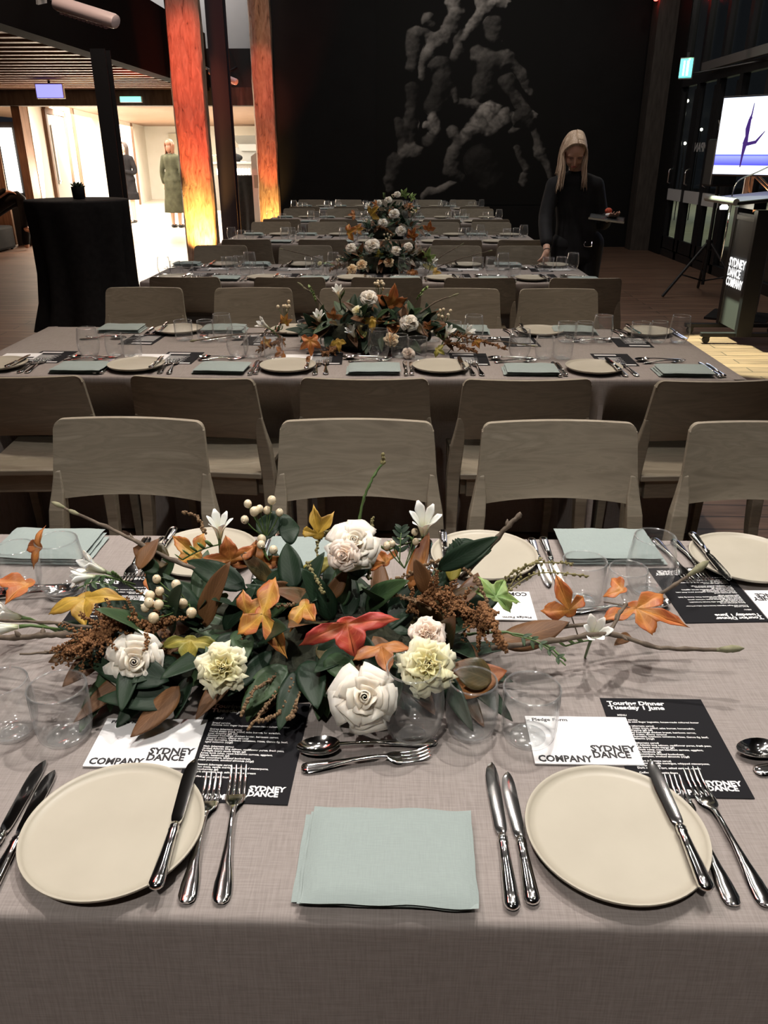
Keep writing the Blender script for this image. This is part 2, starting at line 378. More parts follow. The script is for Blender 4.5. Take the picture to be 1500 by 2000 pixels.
for i in range(3):
    yc = (ys[i] + ys[i + 1]) / 2
    o = tag(empty('door_%d' % (i + 1), (RX, yc, 0)), kind='structure')
    MB().box((-.02, 0, .20), (.05, .66, .18)).box((-.02, -.30, 1.2), (.05, .06, 2.2)).box((-.02, .30, 1.2), (.05, .06, 2.2)).build('door_rail', M['blackmetal'], o)
    MB().box((-.05, 0, .90), (.02, .60, .16)).build('safety_panel', mat('frosted panel', (.52, .52, .52), .6), o)
    MB().tube([(-.05, .2, 1.05), (-.11, .2, 1.07), (-.11, .2, 1.25), (-.05, .2, 1.27)], .012).build('handle', M['steel'], o, smooth=True)
M['decal'] = mat('white window lettering', (.42, .42, .42), .6)
dd = tag(empty('window_decal', (RX - .012, 11.3, 0)), 'reversed white company lettering on the dark glass doors', 'window lettering')
for s_, y_, z_ in (('SYDNEY', 11.05, 1.76), ('DANCE', 11.05, 1.62), ('COMPANY', 11.75, 1.50)):
    t = text('lettering', s_, .155, M['decal'], dd, (0, y_ - 11.3 , z_), (R(90), 0, R(90)), sx=1.25, bold=.006)
# beyond the glass: low dark rail and city lamps
def lampdot(x, y, z, c, r, lab):
    o = MB().ball((0, 0, 0), r, 10, 8).build('distant_lamp', mat('lamp glow', c, .5, emit=c, es=9), smooth=True, loc=(x, y, z))
    MB().tube([(0, .03, -z - .1), (0, .03, 0)], .012, 6).build('lamp_pole', M['blackmetal'], o)
    tag(o, lab, 'lamp', 'distant lamps outside'); return o
def hang_lamp(px, py, Y, r, c, lab):
    p = ony(px, py, Y); lampdot(p.x, Y, p.z, c, r, lab)
for (px, py, lab) in ((1354, 221, 'distant white lamp outside glass, upper left of the pair'), (1363, 222, 'distant white lamp outside glass, upper right of the pair'),
        (1370, 253, 'distant lamp outside glass, just above the reversed lettering'), (1338, 280, 'distant lamp outside, above the reversed company word'),
        (1382, 290, 'distant yellow lamp outside, at lower right of reversed lettering'), (1343, 197, 'distant lamp outside glass, topmost and leftmost')):
    hang_lamp(px, py, 22, .035, (1, .93, .78), lab)
# big timber posts
def timber(name, x, y, wd, h, lab, seed):
    rnd = random.Random(seed); rings = []
    for i in range(61):
        z = h * i / 60; ring = []
        for j in range(32):
            a = 2 * PI * j / 32; c, s = math.cos(a), math.sin(a)
            k = wd / 2 / max(abs(c), abs(s)) if True else 1
            k = min(k, wd / 2 * 1.30)
            q = Vector((c * 2, s * 2, z * .7 + seed)); e = noise.noise(q * 1.6) * .022 + noise.noise(q * 6) * .009
            ring.append(((k + e) * c, (k + e) * s, z))
        rings.append(ring)
    o = MB().loft(rings).build(name, M['timber'], smooth='auto', loc=(x, y, 0), rot=(0, 0, R(6))); return tag(o, lab, 'post')
timber('timber_post', -2.83, 11.85, .42, 6.05, 'massive rough timber post glowing red, wider and nearer of the two', 3)
timber('timber_post', -2.22, 14.22, .33, 6.05, 'rough red-lit timber post at the edge of the black wall', 8)
for (lx, ly, lab) in ((-2.66, 11.15, 'small floor uplight at foot of the wider red post'), (-2.02, 13.75, 'small floor uplight at foot of the farther red post')):
    u = tag(empty('uplight', (lx, ly - .12, 0)), lab, 'uplight')
    MB().lathe([(.0, 0), (.07, 0), (.075, .03), (.06, .05), (.0, .05)], 20).build('housing', M['blackmetal'], u, smooth='auto')
# black steel posts
b = MB().box((0, 0, 1.2), (.145, .02, 2.4)).box((0, .15, 1.2), (.145, .02, 2.4)).box((0, .075, 1.2), (.02, .14, 2.4)).box((0, .075, .01), (.28, .28, .02))
p0 = onz(190, 95, 2.40)
tag(b.build('steel_post', M['blackmetal'], loc=(p0.x, p0.y, 0)), 'black steel post behind the black draped cocktail table', 'post')
b = MB().box((0, 0, 3.0), (.24, .03, 6.0)).box((0, .2, 3.0), (.24, .03, 6.0)).box((0, .1, 3.0), (.03, .18, 6.0))
tag(b.build('steel_post', mat('purple black steel', (.02, .015, .025), .4), loc=(-2.56, 12.5, 0)), 'tall dark steel post just right of the wider red post', 'post')
# infrared heaters hanging off the beam
def heater(loc, rot, lab, s=1, back=False):
    e = empty('heater', loc); e.rotation_euler = rot; e.scale = (s, s, s)
    tag(e, lab, 'heater', 'patio heaters on the mezzanine beam')
    rings = []
    for x, k in ((-.28, .6), (-.27, .9), (-.25, 1), (.25, 1), (.27, .9), (.28, .6)):
        rings.append([(x, math.cos(2 * PI * j / 16) * .075 * k, math.sin(2 * PI * j / 16) * .055 * k) for j in range(16)])
    MB().loft(rings).build('housing', mat('heater shell', (.62, .5, .5), .4), e, smooth='auto')
    b = MB()
    for i in range(11):
        b.box((-.2 + i * .04, 0, -.056), (.022, .10, .012))
    b.build('grille', mat('heater grille', (.35, .2, .2), .4, .3), e)
    MB().tube([(-.28, 0, .02), (-.34, 0, .03), (-.40, 0, .02)], .022, 8).box((-.41, 0, .02), (.02, .12, .12)).build('bracket', M['greywall'], e, smooth='auto')
    if back: MB().tube([(0, .02, .04), (0, .6, .12)], .018, 8).build('wall_arm', M['blackmetal'], e, smooth='auto')
p = ony(168, 24, 7.6)
heater((p.x, 7.6, p.z), (R(15), R(16), R(-12)), 'white tubular heater on bracket, upper left under the beam', 1.0)
p = ony(436, 150, 14.05)
heater((p.x, 14.05, p.z), (R(10), R(20), R(-10)), 'small white heater between the two red posts', .85, True)
# signs
def sign(name, px, py, Y, wd, hh, col, es, lab, rz=0, stripes=False, box=.05):
    p = ony(px, py, Y); e = tag(empty(name, (p.x, Y, p.z), rz), lab, 'sign')
    MB().box((0, 0, 0), (wd, box, hh)).build('housing', mat('pale sign housing', (.6, .6, .62), .4), e, bevel=.004)
    m = mat(name + ' light', col, .5, emit=col, es=es)
    MB().box((0, -box / 2 - .004, 0), (wd * .92, .006, hh * .86)).build('face', m, e)
    if stripes:
        mw = mat('lit white pictogram', (.9, 1, 1), .5, emit=(.8, 1, 1), es=2.5)
        MB().box((-wd * .16, -box / 2 - .009, 0), (wd * .10, .004, hh * .7)).box((wd * .12, -box / 2 - .009, 0), (wd * .14, .004, hh * .7)).build('pictogram', mw, e)
    MB().box((0, 0, hh / 2 + .03), (.03, .02, .06)).build('hanger', M['blackmetal'], e)
    return e
sign('exit_sign', 98, 178, 12.6, .40, .19, (.22, .22, .85), 1.1, 'blue violet rectangular sign hanging under the timber soffit')
sign('exit_sign', 256, 194, 14.3, .36, .085, (.15, .8, .62), 1.6, 'slim green lit exit sign on the foyer beam')
p = sign('exit_sign', 1341, 134, 10.9, .15, .22, (.1, .85, .75), 1.6, 'green lit exit sign above the glass doors', R(-25), True, .10)
_d = Matrix.Rotation(R(25), 3, 'Z') @ Vector((RX - .03 - p.location.x, 10.36 - p.location.y, 2.44 - p.location.z))
MB().tube([(.02, .05, -.06), _d], .012, 8).build('wall_bracket', M['blackmetal'], p)
M['gled'] = mat('green indicator', (.1, 1, .2), .5, emit=(.05, 1, .15), es=12)
MB().ball((.03, -.06, .09), .012).build('indicator', M['gled'], p)
# red lamp at the top of the mural wall
q = ony(1281, 0, 14.0)
rl = tag(empty('red_spot_lamp', (q.x, 14.0, q.z + .03)), 'small red glowing spot lamp high in the back corner', 'lamp')
MB().lathe([(.0, .12), (.05, .12), (.06, 0), (.055, 0), (.045, .1), (0, .1)], 16).build('housing', M['blackmetal'], rl, smooth='auto')
MB().ball((0, 0, .0), .045, 12, 8).build('bulb', mat('red glow', (1, .05, .03), .5, emit=(1, .04, .03), es=8), rl, smooth=True)
# ------------------------------------------------------------ mural: a printed grey photograph of a dancing group
def mural():
    x0, x1, y0, y1 = 735, 1095, -60, 400
    nx, ny = 300, 384
    caps = []   # (ax, ay, ar, bx, by, br, brightness, depth)
    def C(a, r0, b, r1, br, z=0): caps.append((a[0], a[1], r0, b[0], b[1], r1, br, z))
    # left standing figure, arm across
    C((836, 38), 15, (842, 46), 13, .55, 2); C((815, 66), 14, (842, 76), 11, .50, 1); C((812, 74), 19, (806, 128), 14, .36, 0)
    C((842, 78), 9, (868, 66), 7, .5, 2); C((806, 175), 14, (800, 250), 12, .20, -1); C((800, 250), 12, (798, 300), 8, .16, -1)
    # lifted torso, pale, draped to the top
    C((888, -20), 15, (892, 30), 15, .75, 2); C((892, 30), 15, (868, 80), 13, .5, 3); C((868, 60), 10, (838, 110), 16, .62, 3)
    C((838, 110), 16, (826, 150), 8, .5, 3); C((890, 40), 10, (896, 100), 12, .35, 2); C((895, 100), 12, (890, 112), 11, .45, 3)
    # pale leg and drapery at top centre
    C((942, -50), 18, (946, 20), 15, .95, 3); C((946, 20), 15, (905, 76), 9, .70, 3); C((966, 6), 14, (985, 14), 9, 1.0, 4); C((975, 0), 8, (996, 8), 5, .8, 4)
    # central dark figure with head
    C((962, 52), 19, (966, 66), 17, .33, 5); C((974, 58), 5, (978, 78), 5, .8, 6); C((935, 108), 17, (985, 118), 19, .46, 4)
    C((955, 120), 26, (945, 180), 22, .26, 3); C((995, 118), 15, (1022, 150), 11, .55, 4); C((1022, 150), 10, (1040, 184), 7, .5, 4)
    C((990, 160), 16, (1010, 205), 8, .22, 2); C((1005, 180), 8, (1024, 214), 7, .42, 3)
    # crouching dark figure
    C((862, 130), 20, (872, 148), 18, .24, 4); C((868, 160), 22, (850, 210), 20, .15, 3); C((880, 160), 7, (892, 195), 6, .42, 5); C((892, 195), 7, (935, 205), 10, .45, 4)
    # bent pale back with folded cloth
    C((958, 218), 19, (935, 250), 23, .85, 6); C((985, 232), 21, (955, 252), 22, .72, 6); C((935, 250), 20, (905, 275), 14, .58, 5); C((1000, 226), 10, (1006, 250), 12, .6, 5)
    C((1020, 228), 19, (1032, 240), 14, .20, 7); C((1035, 222), 6, (1045, 230), 5, .7, 8); C((895, 285), 15, (880, 330), 14, .36, 4); C((880, 330), 14, (900, 345), 10, .22, 4)
    # reclined head and shoulder at left
    C((846, 234), 14, (852, 250), 13, .75, 6); C((830, 244), 9, (838, 252), 7, .8, 7); C((886, 256), 14, (888, 268), 15, .48, 5); C((850, 262), 16, (838, 275), 16, .20, 4)
    C((790, 296), 12, (815, 296), 12, .42, 3); C((775, 310), 16, (765, 350), 14, .20, 2); C((765, 350), 12, (760, 372), 8, .26, 2)
    # limbs to the right and the foot line
    C((1038, 250), 9, (1054, 295), 10, .32, 4); C((1054, 295), 11, (1072, 345), 7, .48, 4); C((1010, 290), 7, (1030, 330), 8, .34, 3); C((1030, 335), 6, (1018, 360), 6, .4, 3)
    C((940, 320), 32, (960, 350), 26, .08, 1); C((832, 385), 10, (882, 358), 9, .50, 3); C((780, 240), 10, (786, 290), 10, .18, 0)
    import numpy as np
    gx, gy = np.meshgrid(np.linspace(x0, x1, nx + 1), np.linspace(y0, y1, ny + 1))
    def nz(sc, ph):        # smooth value noise on the grid
        f = np.zeros_like(gx); r_ = np.random.RandomState(ph)
        for o_ in range(3):
            s_ = sc * 2 ** o_; m_ = r_.rand(int((y1 - y0) * s_) + 4, int((x1 - x0) * s_) + 4)
            u = (gx - x0) * s_; v = (gy - y0) * s_; iu = u.astype(int); iv = v.astype(int); fu = u - iu; fv = v - iv; fu = fu * fu * (3 - 2 * fu); fv = fv * fv * (3 - 2 * fv)
            f += ((m_[iv, iu] * (1 - fu) + m_[iv, iu + 1] * fu) * (1 - fv) + (m_[iv + 1, iu] * (1 - fu) + m_[iv + 1, iu + 1] * fu) * fv - .5) / 1.7 ** o_
        return f
    wx = gx + 9 * nz(.03, 1); wy = gy + 9 * nz(.03, 2)
    HS = np.zeros_like(gx); BS = np.zeros_like(gx); K_ = 3.2; mask = np.zeros_like(gx)
    for (ax, ay, ar, bx, by, br_, k, z) in caps:
        dx, dy = bx - ax, by - ay; l2 = dx * dx + dy * dy + 1e-6
        t = np.clip(((wx - ax) * dx + (wy - ay) * dy) / l2, 0, 1); r = (ar + (br_ - ar) * t) * 1.06
        q = ((wx - ax - t * dx) ** 2 + (wy - ay - t * dy) ** 2) / (r * r)
        h = np.where(q < 1, z * 3.0 + r * np.sqrt(np.clip(1 - q, 0, 1)), z * 3.0 - (np.sqrt(q) - 1) * r * 2.2)
        e_ = np.exp(np.clip(h, -40, 90) / K_); HS += e_; BS += e_ * k
        mask = np.maximum(mask, np.clip((1.12 - q) / .30, 0, 1))
    Hh = K_ * np.log(HS + 1e-12); BR = BS / (HS + 1e-12); Hh = Hh + 2.2 * nz(.05, 7) + .15 * nz(.3, 8)
    px_ = (x1 - x0) / nx; dxh = np.gradient(Hh, axis=1) / px_; dyh = np.gradient(Hh, axis=0) / px_
    ln = np.sqrt(dxh ** 2 + dyh ** 2 + 1)
    sh_ = np.clip((.50 * dxh + .55 * dyh * 1.0 + .45) / ln, 0, None) if False else np.clip((-(-.5) * dxh + .62 * dyh + .50) / ln, 0, None)
    val = sh_ ** 1.35 * BR ** 1.25 * mask
    fold = np.where((wx > 900) & (wx < 1012) & (wy > 205) & (wy < 290), .5 + .5 * np.abs(np.sin((wx * .80 - wy * .55) * .15 + 3 * nz(.04, 3))), 1)
    val = np.clip(val * fold * (1 + .8 * nz(.04, 6) + .25 * nz(.25, 9)), 0, 1.2)
    cols = val.ravel().tolist(); vs = []; fs = []
    c00 = ony(x0, y0, WY - .012); 
    for j in range(ny + 1):
        for i in range(nx + 1):
            p = ony(x0 + (x1 - x0) * i / nx, y0 + (y1 - y0) * j / ny, WY - .012); vs.append(p)
    for j in range(ny):
        for i in range(nx):
            a = j * (nx + 1) + i; fs.append((a, a + 1, a + nx + 2, a + nx + 1))
    mb = MB(); mb.add(vs, fs)
    m = mat('mural print', (.5, .5, .5), .7, spec=.2); bs = m.node_tree.nodes['Principled BSDF']
    at = nd(m, 'ShaderNodeVertexColor', layer_name='print'); lk(m, at.outputs[0], bs.inputs['Base Color'])
    o = mb.build('mural', m)
    ca = o.data.color_attributes.new('print', 'FLOAT_COLOR', 'POINT')
    # a printed tone: black paper to warm grey skin
    flat = []
    for v in cols:
        g = .0050 + .60 * v
        flat += [g, g * .93, g * .86, 1]
    ca.data.foreach_set('color', flat)
    tag(o, 'huge dark printed photograph of a tangled group of dancers on the back wall', 'mural')
mural()
for lx in (-1.0, 1.6, 3.4):
    light('SPOT', (lx + .2, 11.0, 5.6), 28, NEUT, (lx * .5 + .4, 14.5, 2.6), .1, spot=60, blend=.9, name='mural light')
# ============================================================ TABLES AND CHAIRS
TX0, TX1 = -1.65, 1.24
TF = [.585, 2.81, 5.13, 7.46, 9.79, 12.10]; TD = [.925, .90, .90, .90, .90, .90]
TZ = .735
NEARC = [None, [(-1.27, 3), (-.69, -5), (-.12, 0), (.415, 2), (1.04, 4)], [(-1.30, 0), (-.67, 2), (-.09, -2), (.465, 1), (1.09, 0)],
         [(-1.34, 1), (-.68, 0), (-.1, 0), (.47, -2), (1.03, 1)], [(-1.36, 0), (-.72, 1), (-.12, 0), (.44, 0), (.99, -1)], [(-1.36, 0), (-.74, 0), (-.12, 0), (.45, 0), (1.0, 0)]]
NEARY = [None, 2.565, 4.89, 7.17, 9.5, 11.8]
FARC = [[(-1.36, 0), (-.75, -2), (-.12, 0), (.434, 1), (1.0, -2)], [(-1.41, 0), (-.81, 2), (-.235, 0), (.32, -1), (.85, 1)], [(-1.45, 0), (-.77, 1), (-.09, 0), (.42, 0), (.97, 0)],
        [(-1.41, 0), (-.8, 0), (-.15, 1), (.4, 0), (.95, 0)], [(-1.38, 0), (-.8, 0), (-.15, 0), (.44, 0), (1.0, 0)], [(-1.45, 0), (-.86, 0), (-.2, 0), (.42, 0), (.96, 0)]]
FARY = [2.09, 4.45, 6.65, 9.05, 11.35, 13.6]
def sstep(t): t = max(0, min(1, t)); return t * t * (3 - 2 * t)
def cloth(i):
    x0, x1 = TX0, TX1; y0, y1 = TF[i], TF[i] + TD[i]; rr = .012
    rnd = random.Random(40 + i)
    pts = []                              # perimeter samples: position and outward normal
    st = .012 if i == 0 else (.018 if i < 3 else .03)
    def seg(a, c, n):
        L = (Vector(c) - Vector(a)).length; k = max(2, int(L / st))
        for j in range(k): pts.append((Vector(a).lerp(Vector(c), j / k), Vector(n)))
    seg((x0, y0), (x1, y0), (0, -1)); seg((x1, y0), (x1, y1), (1, 0)); seg((x1, y1), (x0, y1), (0, 1)); seg((x0, y1), (x0, y0), (-1, 0))
    N = len(pts); rings = []
    # softened normals at the corners
    sn = []
    for j in range(N):
        s_ = Vector((0, 0)); kk = 5
        for q in range(-kk, kk + 1): s_ += pts[(j + q) % N][1]
        sn.append(s_.normalized())
    tucks = NEARC[i] or []; ty = NEARY[i]
    levels = [(-.30, TZ + .0002, 'in'), (-.0, TZ, 'e')]
    zs = []
    rings.append([(p.x - n.x * .05, p.y - n.y * .05, TZ) for p, n in pts])
    for k in range(1, 5):
        a = k / 4 * PI / 2
        rings.append([(p.x - n.x * rr * (1 - math.sin(a)), p.y - n.y * rr * (1 - math.sin(a)), TZ - rr * (1 - math.cos(a))) for p, n in zip([q[0] for q in pts], sn)])
    zl = [.71, .68, .65, .62, .59, .56, .53, .50, .46, .42, .36, .28, .2, .12, .05, .012]
    ph = [rnd.uniform(0, 6) for _ in range(6)]
    for z in zl:
        dn = (TZ - z) / .72; ring = []
        for j, ((p, n0), n) in enumerate(zip(pts, sn)):
            u = j * st
            wv = (math.sin(u * 5.1 + ph[0]) * .35 + math.sin(u * 9.7 + ph[1] + 2 * math.sin(u * 1.3)) * .4 + math.sin(u * 17 + ph[2]) * .2 + .55)
            o_ = (.035 * wv + .01) * dn ** 1.2
            dy_ = 0
            if tucks and p.y < ty + .485:
                t = 0
                for (cx, rz) in tucks:
                    t = max(t, 1 - sstep((abs(p.x - cx) - .25 - abs(rz) * .002) / .05))
                o_ = o_ * (1 - .9 * t); dy_ = ((ty + .485) - p.y) * t * sstep((.715 - z) / .21)
            ring.append((p.x + n.x * o_, p.y + n.y * o_ + dy_, z))
        rings.append(ring)
    mb = MB(); mb.loft(rings, True, False)
    # top: strips of quads between inner ring rows
    mb.add([(x0 + .05, y0 + .05, TZ), (x1 - .05, y0 + .05, TZ), (x1 - .05, y1 - .05, TZ), (x0 + .05, y1 - .05, TZ)], [(0, 1, 2, 3)])
    o = mb.build('tablecloth', M['cloth'], smooth='auto', angle=50)
    tag(o, 'grey linen tablecloth hanging to the floor over the %s' % TB[i], 'tablecloth', 'grey tablecloths')
    return o
for i in range(6): cloth(i)
for i in range(6):
    t = tag(empty('trestle_table', ((TX0 + TX1) / 2, TF[i] + TD[i] / 2, 0)), 'long banquet table hidden under the grey cloth of the %s' % TB[i], 'table', 'banquet tables')
    MB().box((0, 0, TZ - .022), (TX1 - TX0 - .03, TD[i] - .03, .03)).build('tabletop', M['wood'], t)
    for sx in (-1, 1):
        for sy in (-1, 1): MB().box((sx * 1.32, sy * .14, .35), (.04, .04, .70)).build('leg', M['blackmetal'], t)
# ---- chair
def make_chair():
    e = empty('dining_chair', (0, 0, 0))
    # origin on the floor below the backrest's top; the sitter faces +Y
    def bx(z): return .21 + (.80 - z) * .075
    NX = 24
    def panel_pt(u, v, side):           # u -1..1 across, v 0 bottom..1 top
        z = .577 + .223 * v
        hw = bx(z) - .0; x = u * hw
        cv = -.028 * (1 - u * u)         # the middle lies back
        lean = (.80 - z) * .20
        th = .0085
        # rounded top corners
        if v > .9 :
            q = (abs(u) * hw - (hw - .024)) / .024
            if q > 0: z = min(z, .80 - .024 * (1 - math.sqrt(max(0, 1 - min(1, q) ** 2))))
        return (x, cv + lean + side * th, z)
    mb = MB(); rows = 10
    us = [-1, -.985, -.965, -.94, -.91] + [-.88 + 1.76 * k / 18 for k in range(19)] + [.91, .94, .965, .985, 1]
    vs_ = [0, .1, .3, .5, .7, .82, .9, .94, .975, 1]
    grid = {}
    V = []
    for s in (-1, 1):
        for v in vs_:
            for u in us:
                p = panel_pt(u, v, s)
                if v == 0: p = (p[0], p[1], p[2] + .012 * (1 - u * u))
                grid[(s, v, u)] = len(V); V.append(p)
    Fc = []
    for s in (-1, 1):
        for a, c in zip(vs_[:-1], vs_[1:]):
            for d, f in zip(us[:-1], us[1:]):
                q = [grid[(s, a, d)], grid[(s, a, f)], grid[(s, c, f)], grid[(s, c, d)]]
                Fc.append(q if s < 0 else q[::-1])
    for d, f in zip(us[:-1], us[1:]):
        for v in (0, 1): Fc.append([grid[(-1, v, d)], grid[(-1, v, f)], grid[(1, v, f)], grid[(1, v, d)]])
    for a, c in zip(vs_[:-1], vs_[1:]):
        for u in (-1, 1): Fc.append([grid[(-1, a, u)], grid[(-1, c, u)], grid[(1, c, u)], grid[(1, a, u)]])
    mb.add(V, Fc); mb.build('backrest', M['wood'], e, smooth='auto', bevel=.003)
    # seat: slightly dished board
    S = []; n = 12; m_ = 10
    for s in (0, 1):
        for j in range(m_ + 1):
            for i in range(n + 1):
                u = i / n * 2 - 1; v = j / m_
                y = .03 + v * .415; hw = .205 + .015 * v
                z = .452 - .014 * (1 - u * u) * math.sin(PI * min(1, v * 1.1)) - (.010 * (v - .9) / .1 if v > .9 else 0) + (.0 if s else -.022)
                S.append((u * hw, y, z))
    Fs = []; K = (n + 1) * (m_ + 1)
    for j in range(m_):
        for i in range(n):
            a = j * (n + 1) + i; Fs.append((a, a + 1, a + n + 2, a + n + 1)); Fs.append((K + a, K + a + n + 1, K + a + n + 2, K + a + 1))
    for i in range(n): Fs.append((i, K + i, K + i + 1, i + 1)); a = m_ * (n + 1) + i; Fs.append((a, a + 1, K + a + 1, K + a))
    for j in range(m_): a = j * (n + 1); Fs.append((a, a + n + 1, K + a + n + 1, K + a)); a += n; Fs.append((a, K + a, K + a + n + 1, a + n + 1))
    MB().add(S, Fs).build('seat', M['wood'], e, smooth='auto', bevel=.004)
    MB().box((0, .060, .395), (.36, .022, .070)).box((0, .405, .395), (.38, .022, .070)).box((-.19, .235, .395), (.022, .33, .07)).box((.19, .235, .395), (.022, .33, .07)).build('seat_frame', M['wood'], e, bevel=.003)
    for s in (-1, 1):
        rings = []
        for z, y, x, a, c in ((0, -.01, .234, .016, .016), (.25, .045, .230, .019, .020), (.43, .058, .228, .022, .026), (.55, .046, .2185, .022, .020), (.60, .036, .213, .018, .014), (.66, .026, .211, .010, .009)):
            rings.append([(s * x + i * a, y + j * c, z) for i, j in ((-1, -1), (1, -1), (1, 1), (-1, 1))])
        MB().loft(rings).build('leg', M['wood'], e, bevel=.004)
        rings = []
        for z, y, x, a in ((0, .425, .20, .014), (.43, .405, .20, .02)):
            rings.append([(s * x + i * a, y + j * a, z) for i, j in ((-1, -1), (1, -1), (1, 1), (-1, 1))])
        MB().loft(rings).build('leg', M['wood'], e, bevel=.004)
    return e
ch0 = make_chair(); used = [False]
def put_chair(x, y, rz, label):
    c = ch0 if not used[0] else copy_tree(ch0); used[0] = True
    c.location = (x, y, 0); c.rotation_euler = (0, 0, R(rz)); tag(c, label, 'chair', 'dining chairs around the long tables')
for i in range(6):
    vis = [(k, c) for k, c in enumerate(FARC[i])]
    for k, (x, rz) in vis:
        if i == 0 and k == 0: continue
        kk = k - 1 if i == 0 else k
        put_chair(x, FARY[i], 180 + rz, 'grey wooden chair on the far side of the %s, %s from the left' % (TB[i], ORD[kk]))
    if NEARC[i]:
        for k, (x, rz) in enumerate(NEARC[i]):
            put_chair(x, NEARY[i], rz, 'grey wooden chair on the near side of the %s, %s from the left' % (TB[i], ORD[k]))
# ============================================================ TABLEWARE PROTOTYPES
def rsec(y, hw, ht, x=0, z=0, n=10, p=.75):
    o = []
    for j in range(n):
        a = 2 * PI * j / n; c, s = math.cos(a), math.sin(a)
        o.append((x + hw * math.copysign(abs(c) ** p, c), y, z + ht * math.copysign(abs(s) ** p, s)))
    return o
def make_plate():
    e = empty('dinner_plate')
    prof = [(0, .0), (.060, .0), (.064, .003), (.098, .0145), (.1035, .0185), (.105, .0215), (.1042, .0235), (.1022, .0235), (.0995, .0205), (.0975, .0185), (.09, .0175), (0, .0175)]
    MB().lathe(prof, 72).build('plate_body', M['plate'], e, smooth='auto', angle=50)
    return e
def one_plate():
    prof = [(0.0, .0), (.060, .0), (.064, .003), (.098, .0115), (.1035, .0155), (.105, .0180), (.1045, .0195), (.1025, .0197), (.0998, .0172), (.0975, .0150), (.09, .0142), (0.0, .0142)]
    return MB().lathe(prof, 72).build('dinner_plate', M['plate'], smooth='auto', angle=50)
def handle_prof(L0, L1, w0, w1, h0, h1, ext=1):
    pass
def make_knife(L=.225, name='dinner_knife'):
    e = empty(name)
    hb = -L / 2; neck = hb + L * .46; tip = L / 2; r = []
    for t, w_, h_ in ((0, .002, .002), (.02, .0060, .0035), (.06, .0088, .0048), (.2, .0086, .0048), (.6, .0066, .0040), (.84, .0054, .0035), (.86, .0064, .0042), (.90, .0056, .0037), (.93, .0064, .0042), (.97, .0050, .0032), (1, .0040, .0026)):
        r.append(rsec(hb + (neck - hb) * t, w_, h_, z=.005))
    MB().loft(r).build('handle', M['steel'], e, smooth='auto', angle=60)
    r = []
    for t, a, c, h_ in ((0, -.004, .0045, .0022), (.04, -.0062, .0062, .0013), (.1, -.0075, .0068, .0010), (.35, -.0088, .0068, .0010), (.65, -.0102, .0066, .0009), (.8, -.0100, .0062, .0009), (.9, -.0082, .0048, .0008), (.96, -.0050, .0030, .0007), (1, -.0014, .0006, .0004)):
        y = neck + (tip - neck) * t
        r.append([(a, y, .0042), ((a + c) / 2, y, .0042 + h_), (c, y, .0042 + h_ * .9), (c, y, .0042 - h_ * .9), ((a + c) / 2, y, .0042 - h_)])
    MB().loft(r).build('blade', M['steel'], e, smooth='auto', angle=25)
    return e
def fork_geo(L, e):
    # handle end at -L/2 , tines at +L/2
    r = []
    y0 = -L / 2; y1 = L * .16
    for t, w_, h_, z in ((0, .004, .0012, .003), (.02, .008, .0018, .003), (.08, .0102, .0020, .0032), (.2, .0098, .0021, .004), (.40, .0064, .0022, .0058), (.6, .0038, .0022, .0080), (.85, .0030, .0022, .0092), (.96, .0036, .0020, .0085), (1, .0050, .0018, .0078)):
        r.append(rsec(y0 + (y1 - y0) * t, w_, h_, z=z, n=10, p=.8))
    MB().loft(r).build('handle', M['steel'], e, smooth='auto', angle=60)
    b = MB(); r = []
    yb = L * .16; ym = L * .27; yt = L / 2
    for t, w_, z in ((0, .0050, .0078), (.3, .0100, .0060), (.6, .0122, .0042), (1, .0126, .0032)):
        r.append(rsec(yb + (ym - yb) * t, w_, .0012, z=z, n=12, p=.7))
    b.loft(r)
    for k in range(4):
        x = (-.0099 + k * .0066); r = []
        for t, w_, z in ((0, .0023, .0032), (.3, .0019, .0030), (.65, .0018, .0052), (.9, .0015, .0090), (1, .0006, .0105)):
            r.append(rsec(ym - .001 + (yt - ym) * t, w_, .0010, x=x * (1 - .06 * t), z=z, n=6, p=.8))
        b.loft(r)
    b.build('tines', M['steel'], e, smooth='auto', angle=60)
def make_fork(L=.205, name='dinner_fork'):
    e = empty(name); fork_geo(L, e); return e
def make_spoon(L=.19):
    e = empty('dessert_spoon'); r = []
    y0 = -L / 2; y1 = L * .20
    for t, w_, h_, z in ((0, .004, .0012, .003), (.02, .008, .0018, .003), (.08, .0100, .0020, .0032), (.2, .0096, .0021, .004), (.40, .0060, .0022, .0058), (.6, .0036, .0022, .0085), (.85, .0028, .0022, .0105), (1, .0036, .0018, .0115)):
        r.append(rsec(y0 + (y1 - y0) * t, w_, h_, z=z, n=10, p=.8))
    MB().loft(r).build('handle', M['steel'], e, smooth='auto', angle=60)
    vs = []; n = 20; m_ = 7; a = L * .155; c = .019; yc = y1 + a - .002
    fs = []
    for s in (0, 1):
        for j in range(m_ + 1):
            k = j / m_
            for i in range(n):
                t = 2 * PI * i / n; yy_ = math.cos(t) * a * k; wx = math.sin(t) * c * k * (1 - .12 * math.cos(t))
                z = .0118 - .0092 * (1 - k ** 2.2) - (.0012 if s else 0)
                vs.append((wx, yc + yy_, max(z, .0006 if s else .002)))
    for s in (0, 1):
        for j in range(m_):
            for i in range(n):
                q = s * n * (m_ + 1) + j * n; k = (i + 1) % n
                fs.append((q + i, q + k, q + n + k, q + n + i))
    q = m_ * n; q2 = n * (m_ + 1) + m_ * n
    for i in range(n): k = (i + 1) % n; fs.append((q + i, q + k, q2 + k, q2 + i))
    MB().add(vs, fs).build('bowl', M['steel'], e, smooth='auto', angle=70)
    return e
